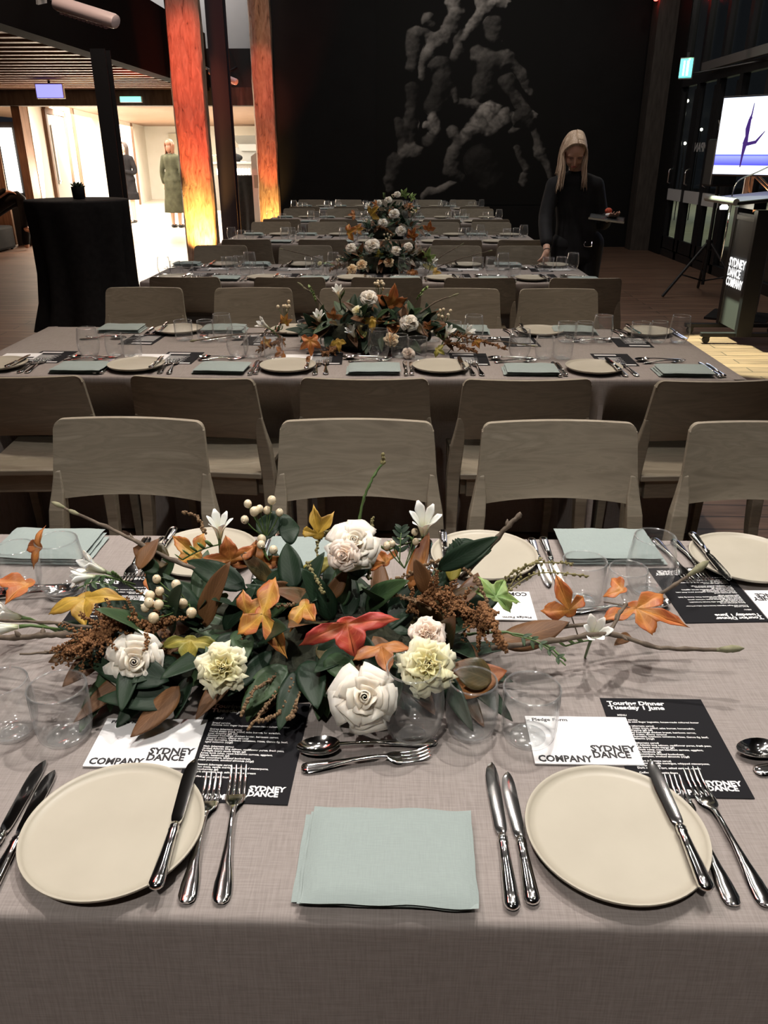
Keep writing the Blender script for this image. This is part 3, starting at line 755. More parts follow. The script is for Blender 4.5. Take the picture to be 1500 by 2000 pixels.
def one_napkin(seed=0, big=True):
    """a folded linen napkin, its layers showing at one end"""
    rnd = random.Random(seed); b = MB(); n, m_ = 20, 14
    def layer(z0, th, w_, d_, ox, oy, ph):
        vs = []; K = (n + 1) * (m_ + 1)
        for s in (0, 1):
            for j in range(m_ + 1):
                for i in range(n + 1):
                    u = i / n * 2 - 1; v = j / m_ * 2 - 1
                    rim = max(abs(u) ** 10, abs(v) ** 10)
                    wob = .0026 * noise.noise(Vector((u * 2.0 + ph, v * 1.7, ph * 3)))
                    x = ox + u * w_ / 2 + .002 * noise.noise(Vector((v * 2, ph, 1))); y = oy + v * d_ / 2 + .003 * noise.noise(Vector((u * 2, ph, 5)))
                    z = z0 + wob * (1 if s else .3) + (th * (1 - .65 * rim) if s else th * .35 * rim)
                    vs.append((x, y, max(z, .0004 + z0 * .5)))
        fs = []
        for j in range(m_):
            for i in range(n):
                a = j * (n + 1) + i; fs.append((a, a + n + 1, a + n + 2, a + 1)); fs.append((K + a, K + a + 1, K + a + n + 2, K + a + n + 1))
        for i in range(n): fs.append((i, i + 1, K + i + 1, K + i)); a = m_ * (n + 1) + i; fs.append((a, K + a, K + a + 1, a + 1))
        for j in range(m_): a = j * (n + 1); fs.append((a, K + a, K + a + n + 1, a + n + 1)); a += n; fs.append((a, a + n + 1, K + a + n + 1, K + a))
        b.add(vs, fs)
    layer(.0, .007, .190, .125, -.007, .004, 1 + seed)
    layer(.006, .007, .186, .130, -.002, .0, 2 + seed)
    layer(.0125, .009, .188, .136, .003, -.001, 3 + seed)
    return b.build('napkin', M['napkin'], smooth='auto', angle=60)
def make_glass(name, prof, h, wall=.0018, seg=48, basez=.007):
    """prof: outer radius at heights 0..h"""
    e = empty(name)
    out = prof; inn = [(max(r - wall, .0), z) for r, z in prof if z > basez][::-1]
    pr = out + [(prof[-1][0] - wall * .5, h + .0006)] + inn + [(inn[-1][0] * .6, basez * .8), (0.0001, basez * .75)]
    MB().lathe(pr, seg).build('bowl', M['glass'], e, smooth='auto', angle=60)
    r0 = prof[0][0]
    rt = prof[-1][0] - wall * .5
    MB().lathe([(rt + .0013 * math.cos(a), h + .0004 + .0013 * math.sin(a)) for a in [2 * PI * q / 8 for q in range(9)]], seg).build('rim', M['glassbase'], e, smooth=True)
    MB().lathe([(0.0001, .0006), (r0 * .95, .0006), (r0 * 1.05, .002), (r0 * .9, .0045), (0.0001, .0042)], seg).build('base', M['glassbase'], e, smooth='auto', angle=50)
    return e
def glass_wine():
    return make_glass('stemless_wine_glass', [(.018, 0), (.026, .001), (.0345, .012), (.0405, .028), (.0432, .045), (.0432, .060), (.0415, .078), (.0385, .096), (.0362, .113)], .113)
def glass_small():
    return make_glass('stemless_small_glass', [(.018, 0), (.025, .001), (.0315, .010), (.0352, .024), (.0362, .040), (.0358, .055), (.0340, .074), (.0326, .088)], .088)
def glass_tumbler():
    return make_glass('water_tumbler', [(.024, 0), (.031, .0015), (.0355, .008), (.0375, .02), (.0385, .045), (.0388, .082)], .082)
MENU = ("Bread service\nSonoma mini finger baguette, house-made cultured butter\n\nEntree (alternate serve)\nCured ocean trout, witlof, salsa burnet, horseradish,\nsour dressing (gf) (df)\nSmoked free-range chicken breast, heirloom carrot,\nalmond cream, sherry caramel\nFresh burratina, heirloom tomatoes, frisee, Genoa fig, basil,\naged balsamic (v)(gf)\n\n"
        "Main (alternate serve)\nGrilled Atlantic king salmon, cauliflower puree, fresh peas,\nTortiglia beery sauce vierge (gf)\nJunee lamb rump, roast heirloom carrots, eggplant,\nlabneh, hazelnuts (gf)\nThai cucumbers, braised buckwheat,\nroast pumpkin, smoked almonds (v)(gf)\n\n"
        "Dessert (alternate serve)\nEton mess, vanilla meringue, whipped mascarpone,\nstrawberries (gf)\nDark chocolate tart, salted caramel, cream\n\nCoffee or tea, petits fours")
def logo(e, m, wd, x, y, z, hh, y2, x2):
    '''three bold words: two stacked at the right, one lower at the left'''
    for s_, xx, yy_, w_ in (('SYDNEY', x, y, wd), ('DANCE', x, y - hh * .86, wd * .82), ('COMPANY', x2, y2, wd * 1.18)):
        t = text('logo', s_, hh * 1.15, m, e, (xx, yy_, z), bold=hh * .042)
        vx = [v.co.x for v in t.data.vertices]; k = w_ / (max(vx) - min(vx)); t.scale = (k, 1, 1)
def make_menu(full=True):
    e = empty('menu_card'); W_, H_ = .148, .198
    MB().box((0, 0, .0007), (W_, H_, .0009)).build('card', M['black'], e)
    if full:
        text('headline', 'Touring Dinner\nTuesday 1 June', .0118, M['inkw'], e, (-.066, .083, .0014), sx=1.1, bold=.0004, lines=.85)
        text('caption', 'MENU', .0048, M['inkw'], e, (-.058, .058, .0014), bold=.0001)
        text('menu_text', MENU, .0045, M['inkw'], e, (-.058, .048, .0014), sx=1.05, bold=.00009, lines=.98)
        logo(e, M['inkw'], .047, .0205, -.078, .0014, .0105, -.0945, -.0325)
    else:
        b = MB()
        for k in range(15):
            b.box((-.012 - (k % 3) * .006, .03 - k * .0075, .0013), (.09 - (k % 3) * .012, .0022, .0003))
        b.box((-.02, .078, .0013), (.085, .007, .0003)).box((-.02, .066, .0013), (.085, .007, .0003)).box((.045, -.085, .0013), (.04, .012, .0003))
        b.build('menu_text', M['inkw'], e)
    return e
def make_pledge(full=True):
    e = empty('pledge_card')
    MB().box((0, 0, .0011), (.143, .097, .0018)).build('card', M['white'], e)
    if full:
        text('headline', 'Pledge Form', .0086, M['inkk'], e, (-.063, .038, .0021), sx=1.15, bold=.0002)
        logo(e, M['inkk'], .061, .0075, -.0235, .0021, .0145, -.0445, -.066)
    else:
        MB().box((.036, -.026, .0022), (.055, .020, .0003)).box((-.03, -.040, .0022), (.06, .010, .0003)).build('logo', M['inkk'], e)
    return e
PROTO = {}
def get(kind):
    mk = {'plate': one_plate, 'knife': make_knife, 'knife2': lambda: make_knife(.200, 'side_knife'), 'bknife': lambda: make_knife(.200, 'butter_knife'),
          'fork': make_fork, 'fork2': lambda: make_fork(.190, 'side_fork'), 'dfork': lambda: make_fork(.172, 'dessert_fork'), 'spoon': make_spoon,
          'napkin0': lambda: one_napkin(0), 'napkin1': lambda: one_napkin(4), 'napkin2': lambda: one_napkin(9), 'wine': glass_wine, 'small': glass_small, 'tumbler': glass_tumbler,
          'menu': make_menu, 'menuS': lambda: make_menu(False), 'card': make_pledge, 'cardS': lambda: make_pledge(False)}[kind]
    if kind not in PROTO:
        PROTO[kind] = mk(); return PROTO[kind]
    return copy_tree(PROTO[kind])
NAMES = {'plate': ('cream stoneware dinner plate', 'plate', 'dinner plates'), 'knife': ('outer steel dinner knife beside the plate', 'knife', 'dinner knives'),
         'knife2': ('shorter steel knife nearest the plate', 'knife', 'side knives'), 'bknife': ('steel butter knife lying on the plate', 'knife', 'butter knives'),
         'fork': ('longer steel fork, outer of its pair', 'fork', 'dinner forks'), 'fork2': ('shorter steel fork next to the plate', 'fork', 'side forks'),
         'dfork': ('steel dessert fork above the napkin', 'fork', 'dessert forks'), 'spoon': ('steel dessert spoon above the napkin', 'spoon', 'dessert spoons'),
         'napkin': ('folded sage green napkin', 'napkin', 'folded napkins'), 'wine': ('large stemless wine glass', 'glass', 'large wine glasses'),
         'small': ('small stemless wine glass', 'glass', 'small wine glasses'), 'tumbler': ('straight water tumbler', 'glass', 'water tumblers'),
         'menu': ('black menu card', 'menu', 'black menu cards'), 'card': ('white pledge form card', 'card', 'white pledge cards')}
#           kind, dx, dy, dz, rz(deg)
LAY = [('plate', 0, 0, 0, 0), ('knife', -.132, .012, 0, 0), ('knife2', -.111, .006, 0, 1), ('bknife', .0735, .010, .0195, 1), ('fork2', .102, .005, 0, 3), ('fork', .134, .013, 0, 5),
       ('napkin', .323, -.030, 0, -1), ('menu', .118, .169, 0, 0), ('card', -.003, .171, .0013, 0), ('spoon', .290, .160, 0, 98), ('dfork', .292, .132, 0, -80),
       ('wine', -.236, .180, 0, 0), ('small', -.153, .187, 0, 0), ('tumbler', -.075, .178, 0, 0)]
GL3 = ('wine', 'small', 'tumbler')
def setting(ti, side, px, py, which, k, over={}, seed=0):
    rnd = random.Random(ti * 100 + k * 7 + (50 if side == 'far' else 0))
    sg = 1 if side == 'near' else -1
    for (kd, dx, dy, dz, rz) in LAY:
        if kd not in which: continue
        if kd in over:
            if over[kd] is None: continue
            dx, dy, rz = over[kd]
        j = .004 if ti else .0015
        if ti >= 1 and kd in GL3 + ('spoon', 'dfork'): j = .012
        dx += rnd.uniform(-j, j); dy += rnd.uniform(-j, j)
        if kd in GL3:                       # keep the trio of glasses on the cloth
            if ti == 1 and side == 'near' and k == 0: continue
            xw = px - sg * .236
            if xw < TX0 + .07: dx += sg * (TX0 + .07 - xw)
            if xw > TX1 - .07: dx += sg * (TX1 - .07 - xw)
        if kd != 'plate' and ti: rz += rnd.uniform(-3, 3)
        key = kd
        if kd == 'napkin': key = 'napkin%d' % ((k + ti) % 3)
        if kd in ('menu', 'card') and ti > 0: key = kd + 'S'
        o = get(key)
        zz = TZ + .0012 + dz
        if kd in ('menu', 'card'): zz -= .0006
        if key[:4] == 'menu' and 0: pass
        o.location = (px + sg * dx, py + sg * dy, zz)
        o.rotation_euler = (0, 0, R(rz) + (0 if sg > 0 else PI))
        lab, cat, grp = NAMES[kd]
        tag(o, '%s, %s place from the left, %s side, %s' % (lab, ORD[k], side, TB[ti]), cat, grp)
ALL = [q[0] for q in LAY]
# nearest table
pR = (.255, .700); pL = (-.332, .690)
setting(0, 'near', *pL, ALL, 0, {'card': (-.010, .163, 0), 'menu': (.126, .158, -2), 'tumbler': (-.126, .178, 0), 'small': (-.200, .182, 0), 'wine': (-.285, .185, 0)})
setting(0, 'near', *pR, ALL, 1)
setting(0, 'near', pR[0] + .59, pR[1] + .005, ['wine', 'small'], 2, {'wine': (-.235, .20, 0)})
fy = .585 + .925 - .112
setting(0, 'far', -.385, fy, ALL, 0, {'bknife': (.085, .01, 0), 'small': (.306, .13, 0), 'wine': (.22, .15, 0), 'tumbler': (.40, .2, 0), 'card': (.01, .17, 0), 'menu': (.12, .175, 0)})
setting(0, 'far', .165, fy, ALL, 1, {'menu': None, 'tumbler': (-.16, .15, 0), 'small': (-.225, .19, 0), 'wine': (-.29, .115, 0), 'spoon': (.26, .16, 98), 'napkin': (.33, 0, 0)})
setting(0, 'far', .675, fy, ALL, 2, {'napkin': (.255, -.055, 1), 'wine': None, 'small': None, 'tumbler': None, 'menu': (.115, .117, 3), 'card': (-.03, .155, 2), 'fork2': (.10, -.005, 3), 'fork': (.135, -.005, 5), 'spoon': (.29, .18, 98), 'dfork': None})
setting(0, 'far', -.93, fy, ['napkin', 'fork', 'knife', 'spoon'], 0, {}) if 0 else None
setting(0, 'far', -.385 - .0, fy, [], 0)
# napkin at the far left belongs to the place before the first plate
# second to farthest tables
NX_ = {1: [-1.51, -.99, -.42, .15, .71], 2: [-1.45, -.88, -.31, .26, .82], 3: [-1.42, -.86, -.3, .27, .82], 4: [-1.42, -.86, -.3, .27, .82], 5: [-1.42, -.86, -.3, .27, .82]}
FX_ = {1: [-1.00, -.48, .06, .62, 1.10], 2: [-1.28, -.72, -.14, .46, 1.08], 3: [-1.2, -.62, -.05, .5, 1.05], 4: [-1.2, -.62, -.05, .5, 1.05], 5: [-1.2, -.62, -.05, .5, 1.05]}
for ti in range(1, 6):
    wh = ALL if ti < 3 else (['plate', 'napkin', 'wine', 'small', 'tumbler', 'menu', 'knife', 'fork'] if ti == 3 else ['plate', 'wine', 'small', 'tumbler', 'napkin'])
    yn = TF[ti] + .118; yf = TF[ti] + TD[ti] - .118
    for k, x in enumerate(NX_[ti]): setting(ti, 'near', x, yn, wh if not (ti == 1 and k in (3, 4)) else [q for q in wh if q != 'card'], k)
    for k, x in enumerate(FX_[ti]): setting(ti, 'far', x, yf, wh if ti != 1 else [q for q in wh if q != 'card'], k, {'napkin': (.27, -.03, 0)} if k == 0 else {})

setting(1, 'near', 1.275, TF[1] + .115, ['knife', 'knife2'], 5)
# ============================================================ FLORAL ARRANGEMENTS
def leafmat(name, base, tip, edge=None, rough=.45, vein=.35, spec=.4, nsc=6, back=None, vfreq=9):
    """leaf colour along its length, mottling, and lighter or darker veins from the UV map"""
    m = mat(name, base, rough, spec=spec); b = m.node_tree.nodes['Principled BSDF']
    uv = nd(m, 'ShaderNodeUVMap', uv_map='UVMap'); sp = nd(m, 'ShaderNodeSeparateXYZ'); lk(m, uv.outputs[0], sp.inputs[0])
    tc = nd(m, 'ShaderNodeTexCoord'); n = nd(m, 'ShaderNodeTexNoise'); n.inputs['Scale'].default_value = nsc * 5; n.inputs['Detail'].default_value = 4
    oi = nd(m, 'ShaderNodeObjectInfo'); ad = nd(m, 'ShaderNodeVectorMath', operation='ADD'); cmb = nd(m, 'ShaderNodeCombineXYZ')
    lk(m, oi.outputs['Random'], cmb.inputs[0]); lk(m, tc.outputs['Object'], ad.inputs[0]); lk(m, cmb.outputs[0], ad.inputs[1]); lk(m, ad.outputs[0], n.inputs['Vector'])
    # factor: v + (noise-.5)*1.4
    a = nd(m, 'ShaderNodeMath', operation='MULTIPLY_ADD'); a.inputs[1].default_value = 1.6; a.inputs[2].default_value = -.8; lk(m, n.outputs[0], a.inputs[0])
    s = nd(m, 'ShaderNodeMath', operation='ADD'); s.use_clamp = True; lk(m, sp.outputs[1], s.inputs[0]); lk(m, a.outputs[0], s.inputs[1])
    stops = ((0.15, base), (.85, tip)) if edge is None else ((0.1, base), (.55, tip), (.95, edge))
    r = ramp(m, stops); lk(m, s.outputs[0], r.inputs[0])
    # veins: |u| * k - v, saw
    ab = nd(m, 'ShaderNodeMath', operation='ABSOLUTE'); su = nd(m, 'ShaderNodeMath', operation='SUBTRACT'); su.inputs[1].default_value = .5
    lk(m, sp.outputs[0], su.inputs[0]); lk(m, su.outputs[0], ab.inputs[0])
    k1 = nd(m, 'ShaderNodeMath', operation='MULTIPLY'); k1.inputs[1].default_value = -.8; lk(m, ab.outputs[0], k1.inputs[0])
    k2 = nd(m, 'ShaderNodeMath', operation='ADD'); lk(m, sp.outputs[1], k2.inputs[0]); lk(m, k1.outputs[0], k2.inputs[1])
    k3 = nd(m, 'ShaderNodeMath', operation='MULTIPLY'); k3.inputs[1].default_value = vfreq; lk(m, k2.outputs[0], k3.inputs[0])
    pp = nd(m, 'ShaderNodeMath', operation='PINGPONG'); pp.inputs[1].default_value = .5; lk(m, k3.outputs[0], pp.inputs[0])
    lt = nd(m, 'ShaderNodeMath', operation='LESS_THAN'); lt.inputs[1].default_value = .05; lk(m, pp.outputs[0], lt.inputs[0])
    l2 = nd(m, 'ShaderNodeMath', operation='LESS_THAN'); l2.inputs[1].default_value = .018; lk(m, ab.outputs[0], l2.inputs[0])
    mxv = nd(m, 'ShaderNodeMath', operation='MAXIMUM'); lk(m, lt.outputs[0], mxv.inputs[0]); lk(m, l2.outputs[0], mxv.inputs[1])
    fv = nd(m, 'ShaderNodeMath', operation='MULTIPLY'); fv.inputs[1].default_value = abs(vein); lk(m, mxv.outputs[0], fv.inputs[0])
    mx = nd(m, 'ShaderNodeMix', data_type='RGBA'); lk(m, fv.outputs[0], mx.inputs[0]); lk(m, r.outputs[0], mx.inputs[6])
    vc = tuple(min(1, c * 1.7 + .03) for c in base) if vein > 0 else tuple(c * .45 for c in base)
    mx.inputs[7].default_value = (*vc, 1); out = mx.outputs[2]
    if back:
        g = nd(m, 'ShaderNodeNewGeometry'); m3 = nd(m, 'ShaderNodeMix', data_type='RGBA'); lk(m, g.outputs['Backfacing'], m3.inputs[0]); lk(m, out, m3.inputs[6]); m3.inputs[7].default_value = (*back, 1); out = m3.outputs[2]
    lk(m, out, b.inputs['Base Color'])
    bp = nd(m, 'ShaderNodeBump'); bp.inputs['Strength'].default_value = .25; bp.inputs['Distance'].default_value = .001; lk(m, mxv.outputs[0], bp.inputs['Height']); lk(m, bp.outputs[0], b.inputs['Normal'])
    return m
LM = {
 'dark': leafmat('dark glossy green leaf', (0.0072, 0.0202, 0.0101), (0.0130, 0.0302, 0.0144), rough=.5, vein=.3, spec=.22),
 'green': leafmat('green leaf', (0.0202, 0.0468, 0.0187), (0.0360, 0.0720, 0.0252), rough=.5, vein=.4),
 'pale': leafmat('pale green leaf', (.14, .24, .07), (.22, .30, .09), rough=.5, vein=.4),
 'brown': leafmat('brown magnolia leaf back', (.15, .07, .025), (.11, .05, .02), rough=.6, vein=.3, back=(.02, .045, .02)),
 'bronze': leafmat('bronze leaf', (.09, .06, .02), (.05, .045, .02), (.12, .05, .02), rough=.4, vein=.3),
 'yellow': leafmat('yellow autumn leaf', (0.4292, 0.2664, 0.0333), (0.3848, 0.2442, 0.0370), (0.3108, 0.1628, 0.0296), rough=.5, vein=.25, vfreq=5),
 'orange': leafmat('orange autumn leaf', (0.4070, 0.1776, 0.0370), (0.3848, 0.1258, 0.0296), (0.3552, 0.0888, 0.0259), rough=.5, vein=.25, vfreq=5),
 'red': leafmat('red autumn leaf', (0.3330, 0.0962, 0.0259), (0.3700, 0.0444, 0.0259), (0.3848, 0.0370, 0.0333), rough=.5, vein=.25, vfreq=5),
 'mix': leafmat('yellow and orange autumn leaf', (0.4144, 0.2516, 0.0370), (0.3996, 0.1776, 0.0333), (0.3330, 0.0888, 0.0259), rough=.5, vein=.25, vfreq=5),
 'rust': leafmat('rust autumn leaf', (0.3108, 0.1184, 0.0296), (0.3700, 0.1480, 0.0370), (0.2220, 0.0666, 0.0222), rough=.5, vein=.25, vfreq=5),
 'olive': leafmat('olive yellow leaf', (0.3108, 0.2516, 0.0444), (0.2516, 0.2220, 0.0370), (0.1776, 0.1776, 0.0370), rough=.5, vein=.25),
}
def petalmat(name, c0, c1, c2=None):
    m = mat(name, c0, .55, spec=.25, sss=.25); b = m.node_tree.nodes['Principled BSDF']
    uv = nd(m, 'ShaderNodeUVMap', uv_map='UVMap'); sp = nd(m, 'ShaderNodeSeparateXYZ'); lk(m, uv.outputs[0], sp.inputs[0])
    r = ramp(m, ((0, c0), (.6, c1), (1, c2 or c1))); lk(m, sp.outputs[1], r.inputs[0]); lk(m, r.outputs[0], b.inputs['Base Color']); return m
PM = {'ivory': petalmat('ivory petals', (.66, .52, .34), (.80, .72, .60), (.84, .78, .68)),
      'blush': petalmat('blush petals', (.70, .42, .30), (.80, .62, .50), (.82, .70, .60)),
      'cream': petalmat('creamy yellow petals', (.68, .52, .14), (.76, .70, .38), (.80, .76, .55)),
      'peach': petalmat('peach petals', (.70, .38, .16), (.74, .50, .28), (.78, .62, .42)),
      'white': petalmat('white petals', (.62, .66, .30), (.82, .82, .74), (.86, .86, .82))}
M['twig'] = noisy('grey brown bark', ((.3, (.07, .05, .035)), (.7, (.16, .125, .09))), nscale=60, rough=.8, bump=.4, bdist=.002)
M['bud'] = noisy('fuzzy grey green bud', ((.3, (.16, .16, .09)), (.7, (.28, .27, .17))), nscale=80, rough=.9)
M['stem'] = mat('green stem', (.08, .14, .04), .5)
M['berry'] = noisy('cream berry', ((.3, (.70, .56, .36)), (.7, (.78, .70, .52))), nscale=30, rough=.3)
M['amaranth'] = noisy('brown amaranth', ((.3, (.13, .055, .02)), (.7, (.27, .13, .05))), nscale=120, rough=.9)
M['pieris'] = noisy('dry seed heads', ((.3, (.12, .065, .035)), (.7, (.26, .17, .085))), nscale=120, rough=.8)
M['seed'] = noisy('green brown seed heads', ((.3, (.16, .14, .05)), (.7, (.28, .25, .12))), nscale=120, rough=.8)
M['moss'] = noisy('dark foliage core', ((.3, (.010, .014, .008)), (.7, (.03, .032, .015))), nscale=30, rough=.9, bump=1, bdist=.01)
def frame(d, nrm):
    d = d.normalized(); n = (nrm - d * nrm.dot(d)).normalized(); x = d.cross(n).normalized(); return x, d, n
TOCAM = lambda p: (Vector((0, 0, CH)) - p).normalized()
ZF = [TZ + .0015]
def leaf(parent, base, tip, wd, kind='dark', nrm=None, bend=.18, fold=.25, seed=0, name='green_leaf', shape='ovate', stem=.0, wave=.1):
    base, tip = Vector(base), Vector(tip); rnd = random.Random(seed); L = (tip - base).length
    if nrm is None: nrm = TOCAM(base) * .8 + Vector((rnd.uniform(-.5, .5), rnd.uniform(-.3, .3), .7))
    X, D, N = frame(tip - base, Vector(nrm))
    def pt(x, y):        # x across in metres, y along 0..1
        z = -bend * L * (y - .0) ** 2 + bend * L * y + fold * abs(x) * (1 - .4 * y) + wave * .5 * wd * math.sin(y * 9 + seed + (2 if x > 0 else 0)) * (abs(x) / (wd / 2 + 1e-6)) ** 2
        return base + X * x + D * (y * L) + N * z
    ZF_ = ZF[0]
    mb = MB(); V = []; UV = []; Fc = []
    if shape == 'ovate':
        nu, nv = 6, 12
        for j in range(nv + 1):
            v = j / nv; hw = wd / 2 * (math.sin(PI * min(1, v ** .85)) ** .75 * (1 - .25 * v)) + .0004
            for i in range(nu + 1):
                u = i / nu * 2 - 1; V.append(pt(u * hw, v)); UV.append((u / 2 + .5, v))
        for j in range(nv):
            for i in range(nu):
                a = j * (nu + 1) + i; Fc.append((a, a + 1, a + nu + 2, a + nu + 1))
    else:
        # three (or five) pointed lobes around a point at 28% of the length
        lob = shape
        n = 96; rings = 7; c0 = .26
        def rad(t):
            best = 0
            for (ta, R_, hw_) in lob:
                d = abs((t - ta + PI) % (2 * PI) - PI)
                if d < hw_:
                    q = d / hw_; rn = .42
                    best = max(best, R_ + (rn - R_) * q ** .62 + .05 * math.sin(PI * q) * R_)
            return max(best, .20) * (1 + .02 * math.sin(t * 31 + seed) + .015 * math.sin(t * 17))
        angs = sorted([2 * PI * j / 72 for j in range(72)] + [(q[0]) % (2 * PI) + .0005 for q in lob] + [(q[0] + e_) % (2 * PI) for q in lob for e_ in (-.03, .03)]); n = len(angs)
        V.append(pt(0, c0)); UV.append((.5, .0))
        for k in range(1, rings + 1):
            for t in angs:
                r_ = rad(t) * k / rings
                x = math.sin(t) * r_ * wd * .66; y = c0 + math.cos(t) * r_ * .74
                p = pt(x, y)
                near = min(lob, key=lambda q: abs((t - q[0] + PI) % (2 * PI) - PI)); da = abs((t - near[0] + PI) % (2 * PI) - PI)
                p += N * (r_ * wd * .35 * (min(da / near[2], 1) - .3) * .36 - wd * .22 * abs(math.sin(near[0])) * r_ * r_)
                p += N * wd * .07 * noise.noise(Vector((x * 40, y * 5, seed)))
                V.append(p); UV.append((.5 + ((t - near[0] + PI) % (2 * PI) - PI) / 6, k / rings * .9))
        for j in range(n): Fc.append((0, 1 + j, 1 + (j + 1) % n))
        for k in range(rings - 1):
            for j in range(n):
                a = 1 + k * n; q = (j + 1) % n; Fc.append((a + j, a + n + j, a + n + q, a + q))
    V = [Vector((p.x, p.y, max(p.z, ZF_))) for p in V]
    mb.v = [tuple(p) for p in V]; mb.f = Fc; mb.mi = [0] * len(Fc); mb.uv = UV
    me = bpy.data.meshes.new(name); me.from_pydata(mb.v, [], Fc); me.materials.append(LM[kind])
    l = me.uv_layers.new(name='UVMap')
    for lp in me.loops: l.data[lp.index].uv = UV[lp.vertex_index]
    me.polygons.foreach_set('use_smooth', [True] * len(me.polygons))
    o = bpy.data.objects.new(name, me); COL.objects.link(o); o.parent = parent
    sd = o.modifiers.new('thickness', 'SOLIDIFY'); sd.thickness = .0006
    if stem:
        MB().tube([base - D * stem - N * stem * .3, base, pt(0, .27)], .0011, 5).build('leaf_stalk', M['twig'], o)
    return o
TRI = [(0, 1.0, .62), (1.18, .86, .62), (-1.18, .86, .62)]
TRI2 = [(0, .95, .7), (1.35, .95, .62), (-1.35, .95, .62)]
FIVE = [(0, 1.0, .5), (.95, .88, .5), (-.95, .88, .5), (1.95, .6, .55), (-1.95, .6, .55)]
TWO = [(.5, 1.0, .75), (-.7, .9, .75)]
def rose(parent, c, d, r, kind='ivory', open_=.6, seed=0, ruffle=0, name='rose'):
    """petals in whorls around the axis d"""
    rnd = random.Random(seed); d = Vector(d).normalized(); up = Vector((.2, .1, 1)); X, _, _2 = frame(d, up); Y = d.cross(X)
    c = Vector(c); V = []; UV = []; Fc = []
    layers = 6 if not ruffle else 6
    n = 9
    for ly in range(layers):
        q = (ly + .35) / layers; np_ = ((2, 3, 4, 5, 5, 5) if not ruffle else (3, 4, 4, 5, 5, 5))[ly]
        for k in range(np_):
            a0 = 2 * PI * k / np_ + ly * 2.4 + rnd.uniform(-.2, .2)
            ph = rnd.uniform(0, 6); H = r * (1.05 - .45 * q * open_) * rnd.uniform(.92, 1.06); tilt = (.05 + 1.15 * q ** 1.4 * open_ * 1.5) * rnd.uniform(.88, 1.12)
            span = (2 * PI / np_) * (1.45 if ly > 0 else 1.3) * (1.12 if ruffle else 1); base_i = len(V)
            for j in range(n + 1):
                v = j / n
                w_ = math.sin(min(1, v * 1.25 + .2) * PI * .5) * (1 - (.42 if not ruffle else .15) * max(0, v - .62) / .38)
                for i in range(n + 1):
                    u = i / n * 2 - 1
                    ang = a0 + u * span * .5 * w_
                    th = tilt * v * (.55 + .45 * v); rr = r * (.06 + .16 * q) + H * math.sin(th) * v * .95 + r * .10 * q * v
                    hh = H * v * math.cos(th * .82)
                    pk = max(0, v - .65) / .35
                    hh -= r * .26 * pk * abs(u) ** 1.4 * (1 if not ruffle else .3) ; rr += r * .17 * pk * pk * abs(u) ** 1.2 * (.4 + q) * open_
                    rr += r * .07 * noise.noise(Vector((u * 1.5 + ph, v * 2, ly * 3.1))) * (.3 + q)
                    if not ruffle: rr += r * .16 * pk * (1 - abs(u)) ** 1.5 * q * q; hh -= r * .10 * pk * (1 - abs(u)) * q
                    if ruffle: hh += r * .11 * pk * math.sin(u * 4 + ph) * ruffle; rr += r * .10 * pk * math.cos(u * 7 + ph) * ruffle
                    V.append(c + X * math.cos(ang) * rr + Y * math.sin(ang) * rr + d * (hh - r * .45)); UV.append((u / 2 + .5, min(1, .35 * v + .65 * q * (.5 + .5 * v) + .1 * v)))
            for j in range(n):
                for i in range(n):
                    a = base_i + j * (n + 1) + i; Fc.append((a, a + 1, a + n + 2, a + n + 1))
    # the closed heart: a small spiral cone
    bi = len(V); nt_ = 34
    for j in range(nt_ + 1):
        t = j / nt_; a = t * 4.6 * PI + seed; rr = r * (.02 + .20 * t)
        for q2, hz in ((1.15, -.35), (1.05, .15), (.96, .40), (.80, .50 - .10 * t)):
            V.append(c + (X * math.cos(a) + Y * math.sin(a)) * rr * q2 + d * (r * hz)); UV.append((.5, .25 + .5 * (hz > .3)))
    for j in range(nt_):
        for i in range(3):
            a = bi + j * 4 + i; Fc.append((a, a + 1, a + 5, a + 4))
    me = bpy.data.meshes.new(name); me.from_pydata([tuple(p) for p in V], [], Fc); me.materials.append(PM[kind])
    l = me.uv_layers.new(name='UVMap')
    for lp in me.loops: l.data[lp.index].uv = UV[lp.vertex_index]
    me.polygons.foreach_set('use_smooth', [True] * len(me.polygons))
    o = bpy.data.objects.new(name, me); COL.objects.link(o); o.parent = parent
    sd = o.modifiers.new('thickness', 'SOLIDIFY'); sd.thickness = .0007
    b = MB(); b.ball(c - d * r * .42, r * .22, 10, 8)
    for k in range(5):
        a = 2 * PI * k / 5; q = X * math.cos(a) + Y * math.sin(a)
        b.tube([c - d * r * .5, c - d * r * .45 + q * r * .35, c - d * r * .35 + q * r * .62], [r * .10, r * .09, .0004], 5)
    b.tube([c - d * r * .5, c - d * r * 1.2 - Vector((0, 0, r * .5))], .0022, 6)
    b.build('calyx', M['stem'], o, smooth=True)
    return o
